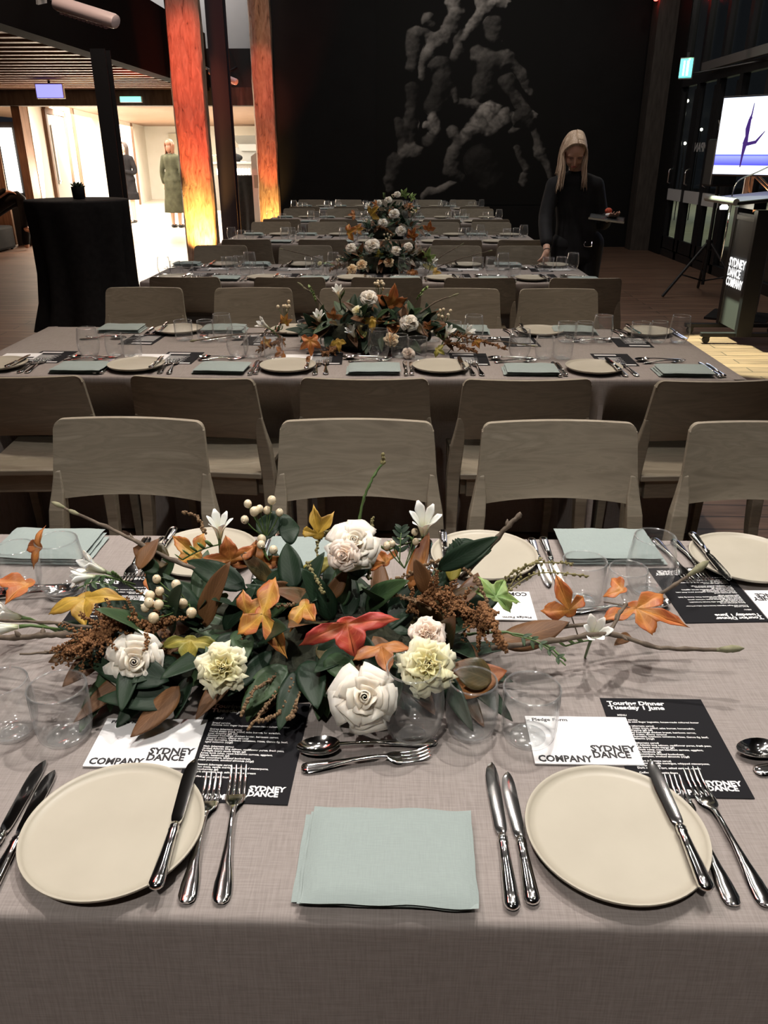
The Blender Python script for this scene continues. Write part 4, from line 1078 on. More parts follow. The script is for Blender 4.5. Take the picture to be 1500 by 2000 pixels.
def freesia(parent, c, d, s=1, seed=0, buds=4, budd=None):
    rnd = random.Random(seed); d = Vector(d).normalized(); X, _, _2 = frame(d, Vector((.1, .3, 1))); Y = d.cross(X); c = Vector(c)
    V = []; UV = []; Fc = []; n = 6; L = .036 * s
    for k in range(6):
        a0 = PI / 3 * k; bi = len(V)
        for j in range(n + 1):
            v = j / n
            for i in range(5):
                u = i / 2 - 1; w_ = (.55 + .5 * math.sin(PI * v ** .9)) * (1.12 if v < .74 else 1.12 * math.sqrt(max(0, 1 - ((v - .74) / .265) ** 2)) + .03)
                rr = L * (.09 + .24 * v + .30 * max(0, v - .45) ** 1.3 * 1.7) * (1 if k % 2 else .86); ang = a0 + u * .52 * w_ * (1.1 if v < .5 else .95)
                V.append(c + (X * math.cos(ang) + Y * math.sin(ang)) * rr + d * (L * (v * 1.15 - .1 * max(0, v - .7)) - L * .6)); UV.append((u / 2 + .5, .15 + .85 * v))
        for j in range(n):
            for i in range(4):
                a = bi + j * 5 + i; Fc.append((a, a + 1, a + 6, a + 5))
    me = bpy.data.meshes.new('freesia'); me.from_pydata([tuple(p) for p in V], [], Fc); me.materials.append(PM['white'])
    l = me.uv_layers.new(name='UVMap')
    for lp in me.loops: l.data[lp.index].uv = UV[lp.vertex_index]
    me.polygons.foreach_set('use_smooth', [True] * len(me.polygons))
    o = bpy.data.objects.new('freesia', me); COL.objects.link(o); o.parent = parent
    o.modifiers.new('thickness', 'SOLIDIFY').thickness = .0006
    b = MB(); b.tube([c - d * L * .62, c - d * L * 1.0, c - d * L * 2.4 - Vector((0, 0, .02))], [.0028 * s, .0022 * s, .0016], 6)
    if buds:
        e = (Vector(budd) if budd else (X * .8 + d * .4)).normalized(); p = c - d * L * .9; pts = [p + e * t * .011 * s + Vector((0, 0, -.0006 * t * t)) for t in range(buds + 1)]
        b.tube(pts, .0012 * s, 5)
        for t in range(1, buds + 1):
            q = pts[t]; dd = (d * .6 + e * .8 + Vector((0, 0, .4))).normalized(); r_ = (.0036 - .0005 * t) * s
            b.tube([q, q + dd * .006 * s, q + dd * .012 * s, q + dd * .015 * s], [r_ * .6, r_, r_ * .8, .0004], 6)
    b.build('bud_stem', M['stem'], o, smooth=True)
    return o
def bez(pts, n):
    """smooth path through points"""
    P = [Vector(p) for p in pts]; out = []
    for i in range(len(P) - 1):
        p0 = P[max(i - 1, 0)]; p1 = P[i]; p2 = P[i + 1]; p3 = P[min(i + 2, len(P) - 1)]
        for k in range(n):
            t = k / n; out.append(.5 * ((2 * p1) + (p2 - p0) * t + (2 * p0 - 5 * p1 + 4 * p2 - p3) * t * t + (3 * p1 - p0 - 3 * p2 + p3) * t ** 3))
    out.append(P[-1]); return out
def twig(parent, pts, r0=.003, r1=.0018, seed=0, buds=((.985, 1.0),), side=3, bs=1.0):
    rnd = random.Random(seed); path = bez(pts, 8); n = len(path)
    path = [p + Vector((rnd.uniform(-1, 1), rnd.uniform(-1, 1), rnd.uniform(-1, 1))) * .0008 for p in path]
    rad = [r0 + (r1 - r0) * i / (n - 1) for i in range(n)]
    for k in range(2, n - 2, 5): rad[k] *= 1.35
    b = MB(); b.tube(path, rad, 7)
    for k in range(side):
        i = int(n * (.25 + .6 * k / max(1, side))); p = path[min(i, n - 2)]; d = (path[min(i + 1, n - 1)] - path[i - 1]).normalized()
        s = (d * .8 + Vector((rnd.uniform(-.6, .6), rnd.uniform(-.6, .6), rnd.uniform(.1, .8)))).normalized()
        b.tube([p, p + s * .008, p + s * .013], [r1, r1 * .9, .0006], 5)
    o = b.build('twig', M['twig'], parent, smooth=True)
    for t, s in buds:
        i = min(int(t * (n - 1)), n - 1); p = path[i]; d = (path[i] - path[max(0, i - 2)]).normalized(); k = bs * s
        MB().tube([p - d * .003, p + d * .004 * k, p + d * .012 * k, p + d * .020 * k, p + d * .026 * k], [r1, .0034 * k, .0048 * k, .0036 * k, .0006], 8).build('bud', M['bud'], o, smooth=True)
    return o
def berries(parent, c, s=1, seed=0, n=6, spread=.03, root=None, placed=None):
    rnd = random.Random(seed); c = Vector(c); root = Vector(root) if root else c - Vector((0, 0, .05)); st = MB(); ps = []
    if placed: ps = [Vector(p) for p in placed]
    else:
        for k in range(n):
            for _ in range(30):
                p = c + Vector((rnd.uniform(-1, 1), rnd.uniform(-.6, .6), rnd.uniform(-.7, .9))) * spread
                if all((p - q).length > .0115 * s for q in ps): ps.append(p); break
    for p in ps: st.tube(bez([root, root.lerp(p, .6) + Vector((0, 0, -.004)), p], 4), .0010, 5)
    o = st.build('berry_sprig', M['stem'], parent, smooth=True)
    for p in ps:
        b = MB(); b.ball(p, .0062 * s * rnd.uniform(.85, 1.1), 14, 10, (1, 1, 1.1)).ball(p + Vector((rnd.uniform(-.4, .4), rnd.uniform(-.8, 0), rnd.uniform(-.2, 1))).normalized() * .0062 * s, .0012, 6, 5)
        b.build('berry', M['berry'], o, smooth=True)
    return o
def beads(parent, pts, r, m, step, br, seed, name, jit=1.0, stem=True, taper=.6, up=0):
    rnd = random.Random(seed); path = bez(pts, 10); b = MB(); L = sum((path[i + 1] - path[i]).length for i in range(len(path) - 1))
    if stem: b.tube(path, .0012, 5)
    k = int(L / step)
    for i in range(k):
        t = i / k * (len(path) - 1); p = path[int(t)].lerp(path[min(int(t) + 1, len(path) - 1)], t % 1)
        w_ = r * (1 - taper * (i / k))
        q = p + Vector((rnd.gauss(0, 1), rnd.gauss(0, 1), rnd.gauss(0, 1) + up)).normalized() * w_ * rnd.uniform(.5, 1) * jit
        b.ball(q, br * rnd.uniform(.7, 1.2), 6, 4, (1, 1, 1.2))
    return tag(b.build(name, m, parent, smooth=True))
def amaranth(parent, pts, r, seed, side=9):
    """a plume of crowded side spikes"""
    rnd = random.Random(seed); path = bez(pts, 10); n = len(path); b = MB()
    b.tube(path, .002, 5)
    for k in range(side * 3):
        i = int((n - 2) * k / (side * 3)); p = path[i]; d = (path[i + 1] - path[i]).normalized(); w_ = r * (1 - .55 * k / (side * 3))
        s = (Vector((rnd.gauss(0, 1), rnd.gauss(0, 1), rnd.gauss(0, .8))).normalized() * .8 + d * .7).normalized(); ln = w_ * rnd.uniform(.9, 1.4)
        for j in range(9):
            q = p + s * ln * j / 8 + Vector((0, 0, -.12 * ln * (j / 8) ** 2)); rr = .0055 * (1 - .5 * j / 8)
            for _ in range(4):
                b.ball(q + Vector((rnd.uniform(-1, 1), rnd.uniform(-1, 1), rnd.uniform(-1, 1))) * rr * .75, rr * rnd.uniform(.4, .62), 5, 4)
    return b.build('amaranth_plume', M['amaranth'], parent, smooth=True)
def sprig(parent, base, tip, s, kind, seed, n=7, name='foliage_sprig'):
    """small stem with paired narrow leaves, one piece"""
    rnd = random.Random(seed); base, tip = Vector(base), Vector(tip); b = MB(); path = bez([base, base.lerp(tip, .5) + Vector((0, 0, .012)), tip], 6)
    o = b.tube(path, .0011, 5).build('sprig_stem', M['stem'], parent, smooth=True)
    X, D, N = frame(tip - base, TOCAM(base) + Vector((0, 0, .3)))
    for k in range(n):
        t = .2 + .8 * k / n; p = base.lerp(tip, t) + Vector((0, 0, .012 * math.sin(PI * t)))
        for sd in (-1, 1):
            q = p + (X * sd * .8 + D * .7 + N * rnd.uniform(-.2, .4)).normalized() * s * rnd.uniform(.8, 1.1) * (1 - .4 * t)
            leaf(o, p, q, s * .34, kind, seed=seed * 31 + k * 2 + sd, name='leaflet', bend=.1)
    return o
# ---------------------------------------------------------------- the arrangement on the nearest table
def P(px, py, Y): return ony(px, py, Y)
def LF(e, b, t, wd, kind, sd, **k): return leaf(e, P(*b), P(*t), wd, kind, seed=sd, **k)
def arr_near():
    e = empty('floral_centrepiece', (-.17, 1.05, TZ))
    tag(e, 'large autumn flower centrepiece of roses, leaves and twigs on the nearest table', 'floral arrangement', 'flower centrepieces along the tables')
    T = e
    inv = Matrix.Translation(-e.location)
    # core: dark leafy mound on a shallow tray
    rnd = random.Random(5)
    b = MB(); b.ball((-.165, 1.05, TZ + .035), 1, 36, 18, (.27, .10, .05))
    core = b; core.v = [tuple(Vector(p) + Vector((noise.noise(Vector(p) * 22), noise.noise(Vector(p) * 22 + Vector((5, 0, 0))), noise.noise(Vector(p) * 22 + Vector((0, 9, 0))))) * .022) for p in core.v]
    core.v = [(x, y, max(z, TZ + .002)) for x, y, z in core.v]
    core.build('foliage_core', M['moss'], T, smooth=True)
    MB().box((-.165, 1.05, TZ + .012), (.34, .12, .022)).build('tray', M['blackmetal'], T, bevel=.004)
    # body of dark leaves in every direction
    k = 0
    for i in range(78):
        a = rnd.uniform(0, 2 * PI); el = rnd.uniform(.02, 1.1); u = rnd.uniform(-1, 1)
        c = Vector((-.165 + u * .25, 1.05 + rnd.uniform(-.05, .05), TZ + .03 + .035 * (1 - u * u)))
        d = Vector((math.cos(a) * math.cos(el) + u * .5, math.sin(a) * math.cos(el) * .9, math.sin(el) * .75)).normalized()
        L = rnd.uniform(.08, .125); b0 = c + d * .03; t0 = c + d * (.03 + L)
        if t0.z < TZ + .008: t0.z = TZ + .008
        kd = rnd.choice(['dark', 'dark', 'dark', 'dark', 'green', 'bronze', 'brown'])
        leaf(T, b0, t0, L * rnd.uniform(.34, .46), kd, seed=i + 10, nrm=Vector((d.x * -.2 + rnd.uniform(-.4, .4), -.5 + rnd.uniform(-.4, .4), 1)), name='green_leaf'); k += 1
    for i in range(30):
        u = rnd.uniform(-1, 1); b0 = Vector((-.165 + u * .27, .98 + .03 * abs(u), TZ + rnd.uniform(.03, .10))); t0 = b0 + Vector((rnd.uniform(-.05, .05) + u * .04, -rnd.uniform(.03, .08), -rnd.uniform(.0, .06))); t0.z = max(TZ + .008, t0.z)
        leaf(T, b0, t0, rnd.uniform(.026, .040), rnd.choice(['dark', 'dark', 'dark', 'green', 'bronze', 'brown']), seed=900 + i, nrm=Vector((rnd.uniform(-.4, .4), -.8, .6)), name='low_leaf')
    rn2 = random.Random(77)
    for i in range(26):       # skirts of dark leaves over the menu side and the two ends
        px = rn2.uniform(180, 900); b_ = P(px, rn2.uniform(1270, 1330), rn2.uniform(.93, .97)); b_.z = max(b_.z, TZ + .04)
        t_ = b_ + Vector(((px - 540) / 360 * .05 + rn2.uniform(-.05, .05), -rn2.uniform(.04, .09), -rn2.uniform(.02, .06))); t_.z = max(TZ + .006, t_.z)
        leaf(T, b_, t_, rn2.uniform(.024, .036), rn2.choice(['dark', 'dark', 'dark', 'green', 'bronze', 'brown']), seed=1200 + i, nrm=Vector((rn2.uniform(-.4, .4), -.7, .7)), name='skirt_leaf')
    for i in range(18):
        px = rn2.uniform(250, 920); b_ = P(px, rn2.uniform(1110, 1180), rn2.uniform(1.06, 1.12)); t_ = b_ + Vector((rn2.uniform(-.06, .06) + (px - 560) / 360 * .04, rn2.uniform(-.02, .04), rn2.uniform(.01, .06)))
        leaf(T, b_, t_, rn2.uniform(.024, .036), rn2.choice(['dark', 'dark', 'green', 'bronze', 'brown', 'olive']), seed=1300 + i, nrm=Vector((rn2.uniform(-.4, .4), -.8, .5)), name='crown_leaf')
    # --- big named leaves by eye: base px, tip px with depths
    tri = lambda b_, t_, w_, kd, sd, sh=TRI, **q: LF(T, b_, t_, w_, kd, sd, shape=sh, name='autumn_leaf', **q)
    F_ = dict(nrm=(-.05, -.72, .70))
    tri((168, 1150, 1.04), (165, 1228, .98), .098, 'yellow', 1, TRI2, stem=.02, nrm=(-.1, -.55, .85))
    tri((500, 1172, .99), (560, 1285, .93), .088, 'mix', 2, [(0, 1.0, .6), (1.45, .80, .62), (-2.3, .95, .7)], nrm=(.0, -.75, .65))
    tri((478, 1215, .985), (505, 1150, 1.0), .060, 'mix', 3, TWO, nrm=(-.1, -.8, .6))
    tri((672, 1195, .965), (695, 1290, .92), .120, 'red', 4, TRI2, nrm=(0, -.62, .78))
    tri((1120, 1215, 1.10), (1085, 1120, 1.13), .085, 'orange', 5, [(0, 1.0, .6), (-1.3, .8, .65), (1.2, .55, .5)], nrm=(-.1, -.85, .5), stem=.03)
    tri((1205, 1180, 1.08), (1350, 1225, 1.04), .085, 'orange', 6, [(0, 1, .5), (1.0, .75, .55), (-1.1, .9, .55), (2.3, .8, .5)], nrm=(.1, -.6, .8), stem=.02)
    tri((1230, 1160, 1.11), (1178, 1140, 1.14), .06, 'orange', 7, TWO, nrm=(.1, -.6, .8))
    tri((625, 1062, 1.11), (612, 985, 1.13), .075, 'yellow', 8, [(0, 1, .5), (.75, .9, .5), (-1.2, .5, .5)], nrm=(-.1, -.85, .5))
    tri((400, 1100, 1.13), (335, 1045, 1.16), .075, 'mix', 9, [(0, 1, .6), (1.2, .8, .55), (-1.1, .6, .55)], nrm=(0, -.75, .65))
    tri((455, 1110, 1.11), (440, 1045, 1.12), .085, 'orange', 10, TRI, nrm=(.1, -.8, .6))
    tri((500, 1120, 1.12), (500, 1050, 1.14), .09, 'rust', 11, TRI2, nrm=(.1, -.8, .6))
    tri((375, 1235, .97), (365, 1300, .93), .075, 'olive', 12, TRI2, nrm=(0, -.75, .65))
    tri((600, 1165, 1.03), (585, 1235, .97), .060, 'mix', 13, TWO, nrm=(-.3, -.8, .5))
    tri((760, 1110, 1.10), (735, 1075, 1.13), .06, 'orange', 14, TRI, nrm=(0, -.8, .6))
    tri((740, 1250, .94), (760, 1320, .88), .07, 'rust', 15, TRI2, nrm=(.1, -.7, .7))
    tri((80, 1138, 1.12), (-20, 1155, 1.08), .07, 'orange', 16, TWO, nrm=(0, -.5, .9))
    tri((90, 1070, 1.22), (50, 1065, 1.24), .065, 'rust', 17, TRI2, nrm=(.1, -.8, .5))
    tri((280, 1120, 1.15), (330, 1128, 1.13), .055, 'orange', 18, TRI, nrm=(0, -.6, .8))
    ov = lambda b_, t_, w_, kd, sd, **q: LF(T, b_, t_, w_, kd, sd, name='magnolia_leaf', **q)
    ov((800, 1150, 1.08), (838, 1040, 1.13), .030, 'rust', 20, nrm=(-.2, -.8, .5))
    ov((975, 1255, 1.02), (1110, 1215, 1.04), .052, 'brown', 21, nrm=(0, .5, -.8))
    ov((330, 1100, 1.10), (260, 1070, 1.12), .05, 'bronze', 22, nrm=(0, -.7, .7))
    ov((480, 1150, 1.06), (365, 1095, 1.10), .045, 'dark', 23, nrm=(-.2, -.6, .8))
    ov((350, 1340, .90), (255, 1440, .845), .040, 'brown', 24, nrm=(-.1, .3, -.9), bend=.1)
    ov((370, 1370, .90), (190, 1365, .89), .045, 'dark', 25, nrm=(0, -.4, .9))
    ov((330, 1330, .91), (170, 1290, .94), .055, 'dark', 26, nrm=(0, -.6, .8))
    ov((560, 1300, .94), (470, 1390, .88), .045, 'green', 27, nrm=(.1, -.5, .9))
    ov((600, 1290, .95), (620, 1385, .87), .045, 'dark', 28, nrm=(.1, -.6, .8))
    ov((640, 1280, .95), (700, 1340, .88), .040, 'green', 29, nrm=(.1, -.6, .8))
    ov((870, 1080, 1.14), (960, 1075, 1.16), .045, 'dark', 30, nrm=(.1, -.7, .7))
    ov((700, 1130, 1.08), (700, 1060, 1.13), .045, 'dark', 31, nrm=(0, -.9, .4))
    ov((575, 1150, 1.07), (560, 1060, 1.12), .045, 'dark', 32, nrm=(0, -.9, .4))
    ov((960, 1330, .92), (880, 1300, .93), .050, 'bronze', 33, nrm=(.1, -.6, .7))
    ov((870, 1345, .93), (990, 1310, .93), .055, 'rust', 34, nrm=(.1, -.6, .7))
    ov((720, 1370, .93), (690, 1290, .96), .05, 'brown', 35, nrm=(.1, -.6, .7))
    tri((960, 1180, 1.05), (985, 1130, 1.09), .085, 'pale', 36, FIVE, nrm=(.1, -.8, .6))
    ov((1230, 1240, 1.05), (1200, 1260, 1.0), .018, 'brown', 37)
    ov((545, 1040, 1.14), (585, 1030, 1.15), .06, 'dark', 38, nrm=(0, -.7, .7)); ov((545, 1035, 1.14), (500, 1020, 1.15), .055, 'dark', 39, nrm=(0, -.7, .7))
    # roses and other flowers
    rose(T, P(690, 1062, 1.08), (.1, -.62, .78), .040, 'ivory', .75, 1)
    rose(T, P(672, 1085, 1.05), (-.2, -.8, .4), .026, 'blush', .5, 2)
    rose(T, P(263, 1290, .93), (.25, -.85, .45), .040, 'ivory', .62, 3)
    rose(T, P(712, 1362, .86), (.05, -.78, .62), .043, 'ivory', .8, 4)
    rose(T, P(435, 1306, .90), (.1, -.80, .60), .035, 'cream', .75, 5, ruffle=1, name='lisianthus')
    rose(T, P(835, 1300, .90), (.1, -.72, .70), .038, 'cream', .9, 6, ruffle=1, name='lisianthus')
    rose(T, P(835, 1240, .95), (.0, -.70, .70), .026, 'blush', .7, 7, ruffle=.7, name='lisianthus')
    freesia(T, P(428, 1030, 1.12), (.1, -.25, .95), 1.1, 1, 5, (-.9, -.2, -.1))
    freesia(T, P(828, 1022, 1.13), (0, -.45, .9), 1.35, 2, 4, (-.9, -.1, -.1))
    freesia(T, P(180, 1108, 1.10), (-.65, -.45, .6), 1.1, 3, 5, (.5, -.6, .3))
    freesia(T, P(160, 1128, 1.07), (-.85, -.45, .15), .9, 4, 0)
    freesia(T, P(1162, 1235, 1.02), (-.05, -.6, .75), 1.15, 5, 3, (-.8, .1, -.2))
    freesia(T, P(12, 1200, 1.08), (-.6, -.5, .5), 1.1, 6, 2, (-.8, .1, -.2))
    freesia(T, P(0, 1228, 1.03), (-.9, -.4, .1), 1.2, 7, 0)
    # hypericum berries
    berries(T, P(515, 990, 1.14), 1.15, 1, root=P(520, 1050, 1.13), placed=[P(484, 984, 1.14), P(531, 977, 1.14), P(507, 994, 1.13), P(497, 999, 1.12), P(522, 997, 1.14), P(546, 1001, 1.13), P(478, 1015, 1.13)])
    berries(T, P(515, 1060, 1.1), 1.05, 2, root=P(525, 1095, 1.10), placed=[P(511, 1053, 1.11), P(534, 1074, 1.1), P(510, 1064, 1.1)])
    berries(T, P(310, 1160, 1.0), 1.15, 3, root=P(370, 1180, 1.02), placed=[P(306, 1131, 1.03), P(344, 1142, 1.02), P(312, 1155, 1.0), P(293, 1164, 1.0), P(291, 1177, .99), P(310, 1181, .99), P(284, 1187, .99), P(357, 1179, 1.0), P(345, 1162, 1.01), P(374, 1197, .98), P(300, 1207, .97)])
    berries(T, P(808, 1040, 1.12), 1.0, 4, root=P(790, 1110, 1.1), placed=[P(810, 1039, 1.12), P(766, 1062, 1.11), P(756, 1066, 1.11), P(812, 1058, 1.11)])
    # amaranth and seed heads
    amaranth(T, [P(330, 1215, .99), P(240, 1225, .97), P(180, 1245, .94), P(140, 1275, .92)], .060, 1, 22)
    amaranth(T, [P(800, 1190, 1.06), P(850, 1160, 1.05), P(900, 1185, 1.02), P(945, 1230, .99)], .052, 2, 20)
    amaranth(T, [P(940, 1180, 1.0), P(960, 1215, .97), P(985, 1270, .95)], .016, 3, 9)
    beads(T, [P(745, 1150, 1.08), P(790, 1125, 1.08), P(860, 1095, 1.07), P(920, 1120, 1.04), P(960, 1200, 1.0)], .006, M['pieris'], .0022, .0024, 1, 'seed_spray')
    for q, (a, c, d) in enumerate((((560, 1330, .92), (520, 1380, .88), (485, 1425, .85)), ((575, 1325, .92), (545, 1390, .87), (505, 1410, .85)), ((545, 1320, .93), (500, 1345, .89), (470, 1400, .86)),
        ((590, 1330, .92), (575, 1390, .86), (560, 1405, .85)), ((600, 1100, 1.08), (618, 1130, 1.04), (632, 1160, 1.02)), ((625, 1140, 1.08), (620, 1060, 1.12), (650, 1035, 1.12)),
        ((720, 1130, 1.09), (725, 1060, 1.12), (728, 1010, 1.14)), ((500, 1195, 1.0), (480, 1225, .97), (470, 1265, .96)), ((400, 1040, 1.14), (385, 1010, 1.16), (355, 1000, 1.18)),
        ((760, 1160, 1.05), (800, 1170, 1.01), (840, 1190, .99)), ((545, 1195, 1.02), (505, 1190, 1.0), (575, 1180, 1.0)), ((850, 1120, 1.1), (880, 1085, 1.1), (905, 1070, 1.12)))):
        beads(T, [P(*a), P(*c), P(*d)], .0045, M['pieris'] if q < 4 or q > 6 else M['seed'], .0020, .0023, 20 + q, 'seed_spray')
    for q, (a, c, d) in enumerate((((985, 1160, 1.1), (1050, 1120, 1.12), (1150, 1125, 1.13)), ((985, 1165, 1.1), (1030, 1105, 1.14), (1120, 1100, 1.15)), ((970, 1150, 1.1), (1000, 1120, 1.12), (1060, 1090, 1.16)))):
        beads(T, [P(*a), P(*c), P(*d)], .007, M['seed'], .0040, .0022, 60 + q, 'seed_spray')
    # twigs
    twig(T, [P(430, 1130, 1.08), P(330, 1090, 1.10), P(220, 1035, 1.14), P(125, 992, 1.17)], .0038, .0022, 1, ((1, .9), (.88, .8)), 2)
    twig(T, [P(900, 1130, 1.10), P(950, 1075, 1.11), P(990, 1030, 1.12), P(1018, 1003, 1.13)], .0042, .0036, 2, (), 3)
    twig(T, [P(1000, 1240, 1.04), P(1100, 1225, 1.05), P(1200, 1210, 1.08), P(1290, 1160, 1.10), P(1350, 1120, 1.11)], .0034, .0026, 3, ((1, 1.3), (.97, 1.1)), 3)
    twig(T, [P(960, 1265, 1.0), P(1090, 1250, 1.0), P(1190, 1238, 1.01), P(1290, 1265, .99), P(1410, 1268, .98)], .0042, .0028, 4, ((1, 1.2), (.99, 1.0)), 4)
    twig(T, [P(1190, 1238, 1.01), P(1215, 1190, 1.04), P(1225, 1180, 1.05)], .003, .0025, 5, (), 1)
    twig(T, [P(200, 1245, .96), P(110, 1240, .97), P(40, 1245, .98), P(-60, 1245, .99)], .0042, .004, 6, (), 3)
    twig(T, [P(180, 1225, .98), P(80, 1215, 1.0), P(-40, 1210, 1.02)], .0024, .002, 7, (), 2)
    twig(T, [P(260, 1260, .94), P(150, 1270, .93), P(40, 1278, .93)], .0022, .0016, 8, (), 3)
    # long green stem with a bud, and a curving one at the right
    o = twig(T, [P(700, 1020, 1.12), P(712, 970, 1.13), P(730, 930, 1.14), P(750, 900, 1.15)], .0022, .0018, 9, (), 0); o.data.materials[0] = M['stem']; o.name = 'green_stem'
    beads(o, [P(750, 905, 1.15), P(746, 885, 1.15)], .004, M['seed'], .0022, .0028, 5, 'seed_tip')
    o = twig(T, [P(900, 1240, 1.02), P(990, 1235, 1.02), P(1060, 1255, 1.0), P(1105, 1290, .97)], .002, .0018, 10, (), 0); o.data.materials[0] = M['stem']; o.name = 'green_stem'
    sprig(T, P(1000, 1240, 1.0), P(1105, 1300, .95), .016, 'green', 3, 5)
    sprig(T, P(150, 1150, 1.05), P(230, 1150, 1.05), .02, 'green', 4, 4)
    sprig(T, P(880, 1120, 1.1), P(905, 1060, 1.14), .024, 'dark', 5, 5)
    sprig(T, P(780, 1100, 1.1), P(785, 1030, 1.14), .022, 'dark', 6, 5)
    # re-home every part under the Empty's own frame
    for c in e.children: c.matrix_parent_inverse = inv
    return e
ARR1 = arr_near()
# ---------------------------------------------------------------- the arrangements further along
def arr_far(ti, cx, label, plan, seed, hgt=.24):
    ZF[0] = .0015
    cy = TF[ti] + TD[ti] / 2
    e = empty('floral_centrepiece', (cx, cy, TZ)); tag(e, label, 'floral arrangement', 'flower centrepieces along the tables')
    rnd = random.Random(seed)
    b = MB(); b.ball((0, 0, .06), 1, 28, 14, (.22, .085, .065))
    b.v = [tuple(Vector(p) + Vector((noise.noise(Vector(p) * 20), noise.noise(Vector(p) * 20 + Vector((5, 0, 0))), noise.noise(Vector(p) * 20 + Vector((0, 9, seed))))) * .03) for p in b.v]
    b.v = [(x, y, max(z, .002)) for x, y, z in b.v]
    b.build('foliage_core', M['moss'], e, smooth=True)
    lod = ti >= 3
    for i in range(92 if not lod else 56):
        a = rnd.uniform(0, 2 * PI); el = rnd.uniform(.0, .95); u = rnd.uniform(-1, 1)
        c = Vector((u * .24, rnd.uniform(-.05, .05), .04 + .07 * (1 - u * u)))
        d = Vector((math.cos(a) * math.cos(el) + u * .6, math.sin(a) * math.cos(el) * .8, math.sin(el) * .9)).normalized(); L = rnd.uniform(.07, .105)
        t0 = c + d * (.05 + L); t0.z = max(t0.z, .01)
        leaf(e, c + d * .05, t0, L * rnd.uniform(.36, .5), rnd.choice(['dark', 'dark', 'green', 'bronze', 'brown', 'dark']), seed=seed + i, nrm=Vector((rnd.uniform(-.4, .4), -.6 + rnd.uniform(-.4, .4), .8)), name='green_leaf')
    for i in range(26 if not lod else 14):
        u = rnd.uniform(-1, 1); z_ = rnd.uniform(.05, .13); b0 = Vector((u * .26, -.05 + .03 * abs(u), z_)); t0 = b0 + Vector((rnd.uniform(-.06, .06) + u * .05, -rnd.uniform(.05, .08), -rnd.uniform(.02, .09))); t0.z = max(.008, t0.z)
        leaf(e, b0, t0, rnd.uniform(.03, .045), rnd.choice(['dark', 'dark', 'green', 'bronze', 'brown', 'rust', 'olive']), seed=seed + 300 + i, nrm=Vector((rnd.uniform(-.4, .4), -.8, .6)), name='low_leaf')
    G = lambda x, z, y=0: Vector((x, y, z))
    for it in plan:
        k = it[0]; s = seed + int(abs(it[1]) * 1000) + int(it[2] * 777)
        if k in ('yellow', 'orange', 'red', 'mix', 'rust', 'olive', 'pale'):
            _, x, z, sz, ang = it; a = R(ang); d = Vector((math.sin(a), -.25, math.cos(a)))
            y = -.17 + .20 * min(1, z / .26)
            leaf(e, G(x, z, y) - d * sz * .3, G(x, z, y) + d * sz * .6, sz * .95, k, shape=rnd.choice([TRI, TRI2, FIVE]) if k != 'pale' else FIVE, seed=s, nrm=(rnd.uniform(-.3, .3), -.85, .5), name='autumn_leaf')
        elif k in ('ivory', 'cream', 'peach', 'blush'):
            _, x, z, sz = it; y = -.18 + .20 * min(1, z / .26)
            rose(e, G(x, z, y), (x * .6, -.8, .6), sz, k, .75, s, ruffle=.8 if k in ('cream', 'peach') else 0)
        elif k == 'fre':
            _, x, z, dx = it; y = -.16 + .2 * min(1, z / .26); freesia(e, G(x, z, y), (dx, -.4, .7), 1.3, s, 3, (-dx, -.1, .2))
        elif k == 'ber':
            _, x, z = it; y = -.14 + .2 * min(1, z / .26); berries(e, G(x, z, y), 1.1, s, 7, .026)
        elif k == 'ama':
            _, x, z, dx = it; amaranth(e, [G(x, z, -.08), G(x + dx * .5, z * .8, -.12), G(x + dx, z * .25 + .01, -.13)], .028, s, 9)
        elif k == 'twig':
            _, x, z, x2, z2 = it; twig(e, [G(x, z, 0), G((x + x2) / 2, (z + z2) / 2 + .01, .02), G(x2, z2, .03)], .0035, .0025, s, ((1, 1.1), (.85, .7)), 3)
        elif k == 'spr':
            _, x, z, x2, z2 = it; sprig(e, G(x, z, 0), G(x2, z2, -.02), .03, 'pale', s, 7)
    return e
# second table: x, z measured in metres from the centre of the arrangement
def pl(pts, cx, ti):
    """turn (kind, px, py, ...) into local metres at the table's middle plane"""
    out = []; cy = TF[ti] + TD[ti] / 2
    for it in pts:
        q = ony(it[1], it[2], cy); r = [it[0], q.x - cx, max(.02, q.z - TZ)]
        rest = list(it[3:])
        if it[0] in ('twig', 'spr'):
            q2 = ony(rest[0], rest[1], cy); rest = [q2.x - cx, max(.012, q2.z - TZ)]
        out.append(tuple(r + rest))
    return out
cx2 = ony(735, 660, TF[1] + TD[1] / 2).x
plan2 = pl([('ivory', 721, 580, .034), ('ivory', 799, 622, .036), ('peach', 765, 650, .03), ('blush', 798, 672, .024), ('cream', 700, 603, .022),
  ('orange', 765, 588, .13, 10), ('yellow', 728, 620, .085, 180), ('orange', 612, 655, .10, 175), ('yellow', 664, 655, .07, 170), ('mix', 562, 620, .06, 20), ('mix', 530, 655, .06, 200),
  ('rust', 655, 612, .07, 0), ('olive', 852, 668, .06, 120), ('mix', 925, 655, .05, 150), ('rust', 835, 630, .05, 20), ('rust', 560, 680, .06, 240),
  ('fre', 660, 572, -.1), ('fre', 520, 627, -.8), ('fre', 690, 640, -.3), ('fre', 625, 615, 0), ('fre', 910, 640, .7), ('fre', 873, 640, .3),
  ('ber', 555, 597), ('ber', 740, 562), ('ber', 868, 610), ('ama', 560, 655, -.10), ('ama', 880, 645, .22), ('ama', 870, 660, .12), ('ama', 660, 675, -.05),
  ('twig', 820, 612, 885, 580), ('twig', 640, 610, 590, 562), ('twig', 560, 650, 380, 668), ('spr', 810, 595, 835, 562), ('spr', 620, 600, 605, 560), ('twig', 900, 668, 1040, 690)], cx2, 1)
